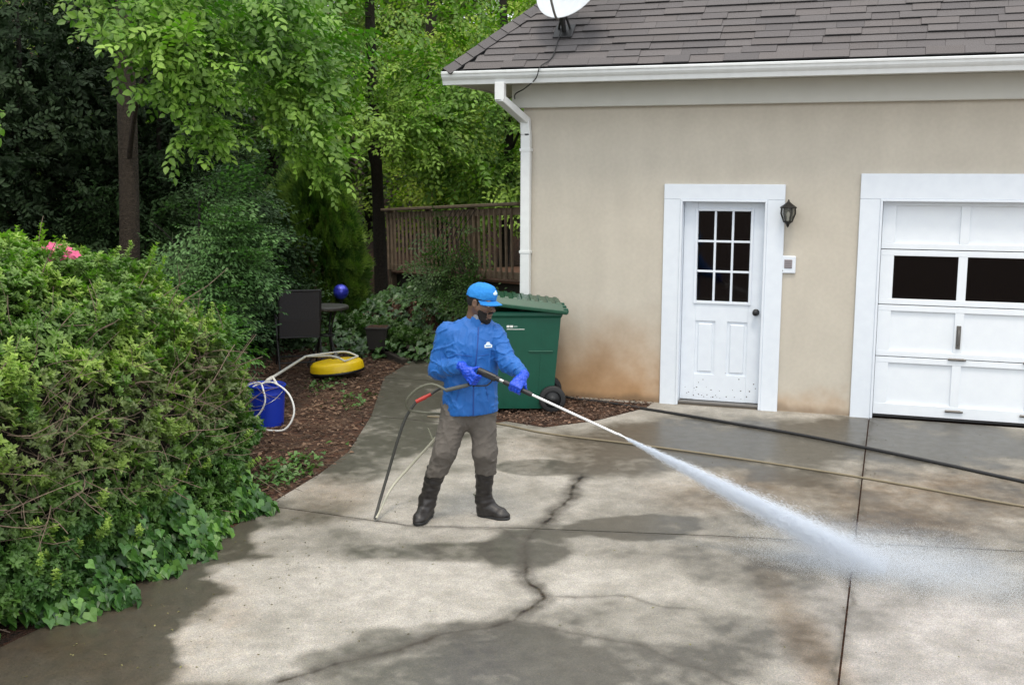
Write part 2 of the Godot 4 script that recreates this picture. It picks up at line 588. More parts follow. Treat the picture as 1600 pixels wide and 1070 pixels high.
func driveway() -> void:
	# damp and dry patches, stains, cracks and painted tree shade of the concrete, on a map of x -4..7, z -4..9 metres
	var N := 1024
	var o := Vector2(-4.0, -4.0)
	var span := 13.0
	var wet := PackedFloat32Array()
	wet.resize(N * N)
	var tan_shade := PackedFloat32Array()
	tan_shade.resize(N * N)
	var crack := PackedFloat32Array()
	crack.resize(N * N)
	var warp := noise_of(31, 1.0, 4)
	var blot := noise_of(33, 2.6, 4)
	var fine := noise_of(32, 4.5, 3)
	# x, z, half width, half depth, softness, amount
	var blobs := [
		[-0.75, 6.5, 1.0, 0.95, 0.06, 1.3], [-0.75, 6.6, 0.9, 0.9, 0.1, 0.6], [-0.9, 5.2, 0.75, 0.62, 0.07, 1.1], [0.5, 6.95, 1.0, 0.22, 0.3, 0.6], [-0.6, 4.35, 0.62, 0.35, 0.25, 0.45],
		[1.02, 4.62, 0.62, 0.17, 0.2, 0.6], [1.45, 4.42, 0.26, 0.34, 0.2, 0.65], [2.05, 3.76, 0.47, 0.24, 0.08, 0.75], [1.55, 4.02, 0.35, 0.12, 0.3, 0.45], [2.6, 3.45, 0.35, 0.1, 0.4, 0.35],
		[1.62, 6.05, 0.8, 0.45, 0.07, 0.62], [2.45, 5.6, 0.95, 0.48, 0.2, 0.45], [2.2, 5.95, 0.9, 0.3, 0.2, 0.25],
		[2.4, 1.15, 1.5, 0.72, 0.2, 0.85], [3.95, 0.8, 0.85, 0.85, 0.25, 0.8], [1.6, 2.2, 0.55, 0.5, 0.2, 0.6], [2.9, 1.9, 0.35, 0.6, 0.3, 0.35], [5.6, 1.6, 1.4, 1.8, 0.3, 0.4],
		[-1.0, 1.7, 0.62, 1.6, 0.1, 0.8], [-1.5, -0.6, 0.8, 1.8, 0.2, 0.85], [0.9, 2.62, 0.36, 0.22, 0.07, 0.5], [0.1, 2.5, 0.5, 0.7, 0.3, 0.35], [-0.1, 1.2, 0.6, 0.8, 0.3, 0.5],
		[2.9, 1.5, 1.9, 0.7, 0.3, 0.5], [0.3, 4.7, 0.5, 0.3, 0.4, 0.35], [3.6, 3.5, 1.9, 1.1, 0.4, 0.5], [4.3, 5.4, 1.4, 1.6, 0.4, 0.22],
	]
	var tans_and_shade := [[4.2, 2.45, 1.3, 0.75, 0.5, 0.8], [2.75, 2.75, 0.7, 0.55, 0.5, 0.6], [1.05, 2.0, 0.8, 0.5, 0.5, 0.35], [3.46, 5.8, 0.12, 1.3, 0.6, 0.6], [5.5, 3.2, 1.0, 0.8, 0.5, 0.5], [4.9, 2.95, 0.3, 0.1, 0.5, 0.6], [-0.3, 3.9, 0.3, 0.5, 0.5, 0.4], [-0.7, 6.4, 1.05, 0.95, 0.2, 0.6], [-0.9, 5.2, 0.7, 0.6, 0.2, 0.5]]  # last two entries paint tree shade as brown at the near left
	var ca := cos(0.3336)
	var sa := sin(0.3336)
	for pass_ in 2:
		for b in (blobs if pass_ == 0 else tans_and_shade):
			var R: float = maxf(b[2], b[3]) * 1.7
			var u0 := clampi(int((b[0] - R - o.x) / span * N), 0, N - 1)
			var u1 := clampi(int((b[0] + R - o.x) / span * N), 0, N - 1)
			var v0 := clampi(int((b[1] - R - o.y) / span * N), 0, N - 1)
			var v1 := clampi(int((b[1] + R - o.y) / span * N), 0, N - 1)
			for y in range(v0, v1 + 1):
				for x in range(u0, u1 + 1):
					var dx: float = o.x + (x + 0.5) * span / N - b[0]
					var dz: float = o.y + (y + 0.5) * span / N - b[1]
					var e := Vector2((dx * ca - dz * sa) / b[2], (dx * sa + dz * ca) / b[3]).length()
					if e > 1.7: continue
					e += warp.get_noise_2d(dx + b[0], dz + b[1]) * 0.36
					var k: float = (1.0 - smoothstep(0.97 - b[4], 1.05 + b[4] * 1.3, e)) * b[5]
					if pass_ == 0: wet[y * N + x] = maxf(wet[y * N + x], 0.0) + k * (1.0 - 0.5 * wet[y * N + x])
					else: tan_shade[y * N + x] = maxf(tan_shade[y * N + x], k)
	# cracks: points, half width of the damp band, strength
	var cracks := [
		[[[0.86, 6.58], [1.12, 6.2], [1.44, 5.8], [1.71, 5.52], [1.78, 5.17], [1.51, 4.78], [1.4, 4.35], [1.41, 3.5], [1.32, 2.7]], 0.06, 1.0], [[[1.4, 4.35], [1.15, 4.1]], 0.04, 0.6], [[[1.78, 5.17], [2.15, 5.0], [2.6, 5.05]], 0.025, 0.3],
		[[[1.75, 5.5], [2.1, 5.56], [2.45, 5.6], [2.98, 5.85], [3.1, 6.1]], 0.035, 0.5],
		[[[-0.65, 4.18], [0.52, 4.26], [1.3, 4.06], [2.61, 3.79], [4.49, 3.47]], 0.04, 0.4],
		[[[3.457, 0.1], [3.457, 2.0], [3.457, 8.0]], 0.028, 0.5], [[[-1.2, 1.42], [0.2, 1.5]], 0.03, 0.3],
	]
	for c in cracks:
		var pts: Array = c[0]
		for k in pts.size() - 1:
			var a := Vector2(pts[k][0], pts[k][1])
			var b := Vector2(pts[k + 1][0], pts[k + 1][1])
			var R := 0.25
			var u0 := clampi(int((minf(a.x, b.x) - R - o.x) / span * N), 0, N - 1)
			var u1 := clampi(int((maxf(a.x, b.x) + R - o.x) / span * N), 0, N - 1)
			var v0 := clampi(int((minf(a.y, b.y) - R - o.y) / span * N), 0, N - 1)
			var v1 := clampi(int((maxf(a.y, b.y) + R - o.y) / span * N), 0, N - 1)
			for y in range(v0, v1 + 1):
				for x in range(u0, u1 + 1):
					var p := o + Vector2(x + 0.5, y + 0.5) * span / N
					p += Vector2(warp.get_noise_2d(p.x * 2.0, p.y * 2.0), warp.get_noise_2d(p.y * 2.0 + 9.0, p.x * 2.0)) * 0.06
					var q := Geometry2D.get_closest_point_to_segment(p, a, b)
					var d := p.distance_to(q)
					var w: float = c[1] * (0.7 + 0.6 * absf(fine.get_noise_2d(p.x, p.y)))
					if d < w * 2.5:
						crack[y * N + x] = maxf(crack[y * N + x], c[2] * (0.75 + 0.5 * blot.get_noise_2d(p.x * 2.0, p.y * 2.0)) * (1.0 - smoothstep(w * 0.1, w * 2.4, d)) + 0.3 * (1.0 - smoothstep(0.003, 0.017, d)))
	var rgb := PackedByteArray()
	rgb.resize(N * N * 3)
	var rough := PackedByteArray()
	rough.resize(N * N)
	for y in N:
		for x in N:
			var at := y * N + x
			var px := o.x + x * span / N
			var pz := o.y + y * span / N
			var big := warp.get_noise_2d(px * 0.8 + 40.0, pz * 0.8)
			var sm := fine.get_noise_2d(px * 1.6, pz * 1.6)
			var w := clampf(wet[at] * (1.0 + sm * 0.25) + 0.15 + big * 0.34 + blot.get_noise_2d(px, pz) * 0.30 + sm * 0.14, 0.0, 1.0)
			w = maxf(0.0, w - 0.16 * smoothstep(2.9, 3.5, px) * smoothstep(4.0, 4.6, pz))     # paler towards the near right
			var c := crack[at]
			var tn := clampf(tan_shade[at] * (0.8 + big * 0.9 + sm * 0.4), 0.0, 1.0)
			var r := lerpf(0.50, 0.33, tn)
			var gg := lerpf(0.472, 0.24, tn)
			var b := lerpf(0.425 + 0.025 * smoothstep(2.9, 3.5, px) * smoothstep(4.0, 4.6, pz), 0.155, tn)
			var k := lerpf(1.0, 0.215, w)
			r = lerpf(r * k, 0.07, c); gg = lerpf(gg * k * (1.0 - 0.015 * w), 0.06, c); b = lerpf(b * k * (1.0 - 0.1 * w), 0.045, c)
			var l := 1.0 + sm * 0.16 + blot.get_noise_2d(px * 3.0 + 7.0, pz * 3.0) * 0.16
			rgb[at * 3] = int(255.0 * pow(clampf(r * l, 0, 1), 0.4545))
			rgb[at * 3 + 1] = int(255.0 * pow(clampf(gg * l, 0, 1), 0.4545))
			rgb[at * 3 + 2] = int(255.0 * pow(clampf(b * l, 0, 1), 0.4545))
			rough[at] = int(255.0 * clampf(lerpf(0.88, 0.34, w) + sm * 0.08 + c * 0.2, 0.2, 1.0))
	var m := paint(Color.WHITE, 1.0)
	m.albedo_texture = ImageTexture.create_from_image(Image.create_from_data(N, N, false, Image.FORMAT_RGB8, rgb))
	m.roughness_texture = ImageTexture.create_from_image(Image.create_from_data(N, N, false, Image.FORMAT_L8, rough))
	m.roughness_texture_channel = BaseMaterial3D.TEXTURE_CHANNEL_RED
	m.detail_enabled = true
	m.detail_blend_mode = BaseMaterial3D.BLEND_MODE_MUL
	m.detail_uv_layer = BaseMaterial3D.DETAIL_UV_2
	m.detail_albedo = grit()
	mat.concrete = m
	var root := Node3D.new()
	root.name = "driveway"
	root.set_meta("kind", "structure")
	add_child(root)
	var slabs := [
		[[-0.66, 4.19], [0.52, 4.26], [1.3, 4.06], [2.61, 3.79], [3.452, 3.65], [3.452, 13.5], [-3.4, 13.5], [-2.2, 9.5], [-0.95, 7.6], [-0.74, 6.66], [-0.6, 5.35]],
		[[3.463, 3.648], [4.49, 3.47], [7.2, 3.05], [9.5, 2.7], [9.5, 13.5], [3.463, 13.5]],
		[[-0.66, 4.175], [-0.69, 3.34], [-0.78, 2.66], [-1.17, 1.44], [0.0, 1.5], [0.16, 1.23], [0.58, 1.35], [0.97, 0.96], [1.32, 0.27], [1.34, 0.0], [3.452, 0.0], [3.452, 3.635], [2.61, 3.775], [1.3, 4.045], [0.52, 4.245]],
		[[3.463, 0.0], [9.5, 0.0], [9.5, 2.685], [7.2, 3.035], [4.49, 3.455], [3.463, 3.633]],
		[[-1.175, 1.425], [-1.86, -0.28], [-0.42, -0.28], [-0.18, 0.7], [0.0, 1.485]],
		[[-1.865, -0.295], [-1.99, -1.48], [-2.4, -2.6], [-0.95, -2.6], [-0.42, -0.295]],
	]
	for s in slabs:
		var poly := PackedVector2Array()
		for q in s: poly.append(Vector2(q[0], q[1]))
		var g := Geo.new()
		var f := Geometry2D.triangulate_polygon(poly)
		var up := Vector3(0, 1, SLOPE).normalized()
		for q in poly: g.pt(Vector3(q.x, lay(q.y), q.y), up)
		for k in range(0, f.size(), 3): g.tri(f[k], f[k + 1], f[k + 2])
		for k in poly.size():
			var a := poly[k]
			var b := poly[(k + 1) % poly.size()]
			var e := b - a
			var out := Vector3(e.y, 0, -e.x)
			var mid := (a + b) / 2.0 + Vector2(out.x, out.z).normalized() * 0.01
			if Geometry2D.is_point_in_polygon(mid, poly): out = -out
			g.quad(Vector3(a.x, lay(a.y), a.y), Vector3(b.x, lay(b.y), b.y), Vector3(b.x, lay(b.y) - 0.09, b.y), Vector3(a.x, lay(a.y) - 0.09, a.y), out)
		g.planar_uv(o, Vector2(span, span), 1)
		g.second_uv(1.15, 1)
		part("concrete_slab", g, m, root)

func grit() -> ImageTexture:                                   # speckled aggregate, tiles without a seam
	var N := 512
	var im := Image.create(N, N, false, Image.FORMAT_RGB8)
	im.fill(Color(0.87, 0.87, 0.868))
	var r := RandomNumberGenerator.new()
	r.seed = 77
	for k in 60000:
		var d := r.randf()
		var c := r.randf_range(0.52, 0.80) if d < 0.55 else r.randf_range(0.93, 1.0)
		var s := 1 if d < 0.8 else r.randi_range(2, 3)
		if d < 0.03: c = 0.30
		im.fill_rect(Rect2i(r.randi() % N, r.randi() % N, s, s), Color(c, c * r.randf_range(0.96, 1.0), c * r.randf_range(0.92, 1.0)))
	return ImageTexture.create_from_image(im)

# ---------------------------------------------------------------- the house
var home: Node3D

func house() -> void:
	home = thing("house", "cream stucco garage wing with grey shingle roof, white door and garage door", "house")
	# the stucco, with the reddish splash of mud low down by the bin
	var W := 768
	var Hh := 320
	var im := Image.create(W, Hh, false, Image.FORMAT_RGB8)
	var nz := noise_of(41, 1.2, 5)
	for y in Hh:
		for x in W:
			var px := -0.1 + 8.0 * x / W
			var py := 3.33 * (1.0 - float(y) / Hh)
			var k := nz.get_noise_2d(px * 1.5, py * 1.5)
			var c := Vector3(0.555, 0.508, 0.43) * (1.0 + k * 0.065 + nz.get_noise_2d(px * 4.0, py * 0.5 + 20.0) * 0.04)
			var s := smoothstep(1.05, 0.05, py + k * 0.22) * smoothstep(2.0, 1.1, px + k * 0.2) * 0.95
			s = maxf(s, smoothstep(0.28, 0.0, py + k * 0.25) * 0.5)
			c = c.lerp(Vector3(0.46, 0.265, 0.125) * (1.0 + k * 0.25), clampf(s, 0, 1))
			var d := smoothstep(0.1, 0.02, py + k * 0.05) * 0.5
			c = c.lerp(Vector3(0.12, 0.09, 0.06), d)
			im.set_pixel(x, y, Color(c.x, c.y, c.z).linear_to_srgb())
	var m := paint(Color.WHITE, 0.9)
	m.albedo_texture = ImageTexture.create_from_image(im)
	m.detail_enabled = true
	m.detail_blend_mode = BaseMaterial3D.BLEND_MODE_MUL
	m.detail_uv_layer = BaseMaterial3D.DETAIL_UV_2
	m.detail_albedo = noise_tex(43, 0.06, Color(0.965, 0.965, 0.965), Color(1, 1, 1))
	var g := Geo.new()
	var x0 := -0.09
	g.box(Vector3(x0, -0.3, -0.2), Vector3(1.57, 3.30, 0.0))
	g.box(Vector3(1.57, 2.075, -0.2), Vector3(2.42, 3.30, 0.0))
	g.box(Vector3(1.57, -0.3, -0.2), Vector3(2.42, 0.012, 0.0))
	g.box(Vector3(2.42, -0.3, -0.2), Vector3(3.48, 3.30, 0.0))
	g.box(Vector3(3.48, 2.095, -0.2), Vector3(6.24, 3.30, 0.0))
	g.box(Vector3(6.24, -0.3, -0.2), Vector3(8.2, 3.30, 0.0))
	g.planar_uv(Vector2(-0.1, 3.33), Vector2(8.0, -3.33))
	g.second_uv(1.7)
	part("wall", g, m, home)
	g = Geo.new()
	g.box(Vector3(x0, -0.3, -7.0), Vector3(x0 + 0.2, 3.30, -0.2))
	g.box(Vector3(8.0, -0.3, -7.0), Vector3(8.2, 3.30, -0.2))
	g.box(Vector3(x0 + 0.2, -0.3, -7.0), Vector3(8.0, 3.30, -6.8))
	g.planar_uv(Vector2(-0.1, 3.33), Vector2(8.0, -3.33))
	g.second_uv(1.7)
	part("side_wall", g, m, home)
	g = Geo.new()
	g.box(Vector3(x0 + 0.2, -0.2, -6.8), Vector3(8.0, -0.06, -0.2))
	part("garage_floor", g, mat.dark_inside, home)
	# eaves: frieze board under a flat soffit, and the gutter
	g = Geo.new()
	g.box(Vector3(-0.2, 2.99, 0.002), Vector3(8.3, 3.225, 0.07), 0.006)
	part("frieze_board", g, mat.soffit, home)
	g = Geo.new()
	g.box(Vector3(-0.70, 3.225, -7.5), Vector3(8.6, 3.25, 0.37))
	part("soffit", g, mat.soffit, home)
	g = Geo.new()
	g.box(Vector3(-0.70, 3.21, 0.37), Vector3(8.6, 3.335, 0.392), 0.003)
	g.box(Vector3(-0.72, 3.21, -7.5), Vector3(-0.70, 3.335, 0.392), 0.003)
	part("fascia", g, mat.soffit, home)
	var prof := PackedVector2Array([Vector2(0, 0), Vector2(0.058, 0), Vector2(0.062, 0.02), Vector2(0.068, 0.04), Vector2(0.086, 0.058), Vector2(0.098, 0.075), Vector2(0.102, 0.1), Vector2(0.112, 0.104), Vector2(0.114, 0.122), Vector2(0.104, 0.128), Vector2(0.088, 0.128), Vector2(0.088, 0.12), Vector2(0.095, 0.112), Vector2(0.09, 0.08), Vector2(0.06, 0.045), Vector2(0.053, 0.008), Vector2(0.006, 0.008), Vector2(0.006, 0.12), Vector2(0, 0.12)])
	g = Geo.new()
	var gx := Transform3D(Basis(Vector3(0, 0, 1), Vector3(0, 1, 0), Vector3(1, 0, 0)), Vector3(0, 3.205, 0.394))
	g.prism(prof, -0.80, 8.6, gx)
	var ends := Geo.new()
	ends.prism(PackedVector2Array([Vector2(0, 0), Vector2(0.058, 0), Vector2(0.07, 0.045), Vector2(0.1, 0.08), Vector2(0.112, 0.125), Vector2(0, 0.122)]), -0.806, -0.801, gx)
	var gut := part("gutter", g, mat.gutter, home)
	part("end_cap", ends, mat.gutter, gut)
	for k in 9:
		var b := Geo.new()
		b.box(Vector3(0.35 + k * 0.9, 3.322, 0.40), Vector3(0.375 + k * 0.9, 3.33, 0.50))
		part("hanger", b, mat.gutter, gut)
	# downspout
	var path := [Vector3(-0.19, 3.205, 0.44), Vector3(-0.19, 3.06, 0.44), Vector3(-0.055, 2.86, 0.052), Vector3(-0.045, 2.72, 0.052), Vector3(-0.045, 0.14, 0.052), Vector3(-0.045, 0.05, 0.12)]
	g = Geo.new()
	for k in path.size() - 1:
		var a: Vector3 = path[k]
		var b: Vector3 = path[k + 1]
		var bs := turn_to(b - a, Vector3(0, 0, 1) if absf((b - a).normalized().z) < 0.8 else Vector3.UP)
		var L := a.distance_to(b)
		g.box(Vector3(-0.05, -0.036, -0.015), Vector3(0.05, 0.036, L + 0.015), 0.006, Transform3D(bs, a))
	var dsp := part("downspout", g, mat.gutter, home)
	for y in [2.55, 1.5]:
		var b := Geo.new()
		b.box(Vector3(-0.103, y, 0.003), Vector3(0.013, y + 0.03, 0.0925), 0.002)
		part("strap", b, mat.gutter, dsp)
	entry_door()
	garage_door()

func casing(parent: Node, xa: float, xb: float, top: float, w: float, head: float) -> void:
	# flat boards round an opening with an inner bead
	for e in [[xa - w, xa, "side"], [xb, xb + w, "side"]]:
		var g := Geo.new()
		g.box(Vector3(e[0], -0.02, 0.002), Vector3(e[1], top, 0.032), 0.004)
		part("casing_board", g, mat.white, parent)
	var h := Geo.new()
	h.box(Vector3(xa - w, top, 0.002), Vector3(xb + w, top + head, 0.034), 0.004)
	part("head_casing", h, mat.white, parent)
	var j := Geo.new()
	j.box(Vector3(xa, 0.0, -0.16), Vector3(xa + 0.022, top - 0.022, 0.04), 0.003)
	j.box(Vector3(xb - 0.022, 0.0, -0.16), Vector3(xb, top - 0.022, 0.04), 0.003)
	j.box(Vector3(xa, top - 0.022, -0.16), Vector3(xb, top, 0.04), 0.003)
	part("jamb", j, mat.white, parent)

func group_part(called: String, parent: Node) -> Node3D:
	var o := Node3D.new()
	o.name = called
	parent.add_child(o, true)
	return o

func entry_door() -> void:
	var d := group_part("entry_door", home)
	casing(d, 1.57, 2.42, 2.075, 0.165, 0.15)
	var z := -0.075
	var x0 := 1.595
	var x1 := 2.395
	var g := Geo.new()
	# rails and stiles round the glass and the two lower panels
	var gl := Rect2(1.735, 1.06, 0.52, 0.90)
	g.box(Vector3(x0, 0.045, z - 0.044), Vector3(gl.position.x, 2.05, z), 0.003)
	g.box(Vector3(gl.end.x, 0.045, z - 0.044), Vector3(x1, 2.05, z), 0.003)
	g.box(Vector3(gl.position.x, gl.end.y, z - 0.044), Vector3(gl.end.x, 2.05, z), 0.0)
	g.box(Vector3(gl.position.x, 0.86, z - 0.044), Vector3(gl.end.x, gl.position.y, z), 0.0)
	g.box(Vector3(gl.position.x, 0.045, z - 0.044), Vector3(gl.end.x, 0.31, z), 0.0)
	g.box(Vector3(1.935, 0.31, z - 0.044), Vector3(2.055, 0.86, z), 0.0)
	part("door_leaf", g, mat.white, d)
	for px in [[1.735, 1.935], [2.055, 2.255]]:
		g = Geo.new()
		g.box(Vector3(px[0], 0.31, z - 0.04), Vector3(px[1], 0.86, z - 0.014))
		g.box(Vector3(px[0] + 0.028, 0.338, z - 0.02), Vector3(px[1] - 0.028, 0.832, z - 0.002), 0.011)
		part("raised_panel", g, mat.white, d)
	g = Geo.new()
	var b := 0.028
	g.box(Vector3(gl.position.x - b, gl.position.y - b, z + 0.0005), Vector3(gl.position.x, gl.end.y + b, z + 0.014), 0.004)
	g.box(Vector3(gl.end.x, gl.position.y - b, z + 0.0005), Vector3(gl.end.x + b, gl.end.y + b, z + 0.014), 0.004)
	g.box(Vector3(gl.position.x, gl.end.y, z + 0.0005), Vector3(gl.end.x, gl.end.y + b, z + 0.013), 0.004)
	g.box(Vector3(gl.position.x, gl.position.y - b, z + 0.0005), Vector3(gl.end.x, gl.position.y, z + 0.013), 0.004)
	part("glazing_frame", g, mat.white, d)
	for k in 2:
		g = Geo.new()
		var mx := gl.position.x + gl.size.x * (k + 1) / 3.0
		g.box(Vector3(mx - 0.011, gl.position.y, z - 0.012), Vector3(mx + 0.011, gl.end.y, z + 0.008), 0.004)
		part("glazing_bar", g, mat.white, d)
		g = Geo.new()
		var my := gl.position.y + gl.size.y * (k + 1) / 3.0
		g.box(Vector3(gl.position.x, my - 0.011, z - 0.012), Vector3(gl.end.x, my + 0.011, z + 0.006), 0.004)
		part("glazing_bar", g, mat.white, d)
	var pm := Geo.new()
	pm.box(Vector3(0, 0, -0.003), Vector3(gl.size.x / 3.0 - 0.02, gl.size.y / 3.0 - 0.02, 0.0))
	var pane := pm.mesh(mat.pane)
	for r in 3:
		for c in 3:
			part_of("pane", pane, d, Transform3D(Basis(), Vector3(gl.position.x + c * gl.size.x / 3.0 + 0.01, gl.position.y + r * gl.size.y / 3.0 + 0.01, z - 0.018)))
	g = Geo.new()
	var kx := Transform3D(Basis(Vector3(1, 0, 0), Vector3(0, 0, 1), Vector3(0, -1, 0)), Vector3(2.335, 0.965, z))
	g.lathe([Vector2(0.0, 0.0), Vector2(0.034, 0.0), Vector2(0.034, 0.006), Vector2(0.014, 0.012), Vector2(0.012, 0.03), Vector2(0.026, 0.038), Vector2(0.031, 0.052), Vector2(0.026, 0.066), Vector2(0.0, 0.07)], 20, kx)
	part("door_knob", g, mat.black, d)
	g = Geo.new()
	g.box(Vector3(1.592, 0.012, -0.16), Vector3(2.398, 0.04, 0.02), 0.006)
	part("threshold", g, mat.hinge, d)
	# mud splashes on the lower door
	g = Geo.new()
	for k in 34:
		var y := 0.07 + absf(rng.randfn(0, 0.09))
		var x := rng.randf_range(1.62, 2.37)
		if y > 0.5: continue
		var r := rng.randf_range(0.002, 0.006)
		g.ball(Vector3(x, y, z + 0.001), Vector3(r * rng.randf_range(1, 1.6), r, 0.0012), 6)
	var mud := part("mud_splash", g, paint(lin(0.07, 0.05, 0.035), 0.9), d)
	mud.set_meta("kind", "stuff")

func garage_door() -> void:
	var d := group_part("garage_door", home)
	casing(d, 3.46, 6.26, 2.095, 0.185, 0.235)
	var z := -0.06
	var secs := [[0.03, 0.592], [0.600, 1.092], [1.100, 1.618], [1.626, 2.09]]
	var edges := [3.485, 3.605, 4.175, 4.255, 4.825, 4.905, 5.475, 5.555, 6.115, 6.235]
	for s in 4:
		var y0: float = secs[s][0]
		var y1: float = secs[s][1]
		var bot: float = y0 + (0.11 if s == 0 else 0.055)
		var top: float = y1 - 0.055
		var g := Geo.new()
		g.box(Vector3(3.485, y0, z - 0.035), Vector3(6.235, bot, z), 0.003)
		g.box(Vector3(3.485, top, z - 0.035), Vector3(6.235, y1, z), 0.003)
		for k in range(0, 10, 2):
			g.box(Vector3(edges[k], bot, z - 0.035), Vector3(edges[k + 1], top, z - 0.0015), 0.002)
		var sec := part("door_section", g, mat.garage_white, d)
		for k in range(1, 9, 2):
			var p := Geo.new()
			if s == 2:
				p.box(Vector3(edges[k], bot, z - 0.024), Vector3(edges[k + 1], top, z - 0.02))
				part("pane", p, mat.pane, sec)
			else:
				p.box(Vector3(edges[k], bot, z - 0.034), Vector3(edges[k + 1], top, z - 0.022))
				part("panel", p, mat.garage_white, sec)
	for y in [0.598, 0.1]:
		for x in [4.215, 4.865, 5.515]:
			var g := Geo.new()
			g.box(Vector3(x - 0.075, y - 0.012, z + 0.001), Vector3(x + 0.06, y + 0.012, z + 0.012), 0.003)
			g.tube(PackedVector3Array([Vector3(x - 0.08, y, z + 0.012), Vector3(x + 0.08, y, z + 0.012)]), [0.009], 8)
			part("hinge", g, mat.hinge, d)
	var h := Geo.new()
	h.box(Vector3(4.195, 0.70, z + 0.001), Vector3(4.235, 0.92, z + 0.008), 0.003)
	h.tube(curve([Vector3(4.215, 0.74, z + 0.006), Vector3(4.215, 0.76, z + 0.04), Vector3(4.215, 0.85, z + 0.042), Vector3(4.215, 0.885, z + 0.006)], 0.01), [0.008], 8)
	part("lift_handle", h, mat.hinge, d)
	h = Geo.new()
	h.box(Vector3(3.485, 0.004, z - 0.03), Vector3(6.235, 0.028, z - 0.004), 0.003)
	part("bottom_seal", h, mat.rubber, d)

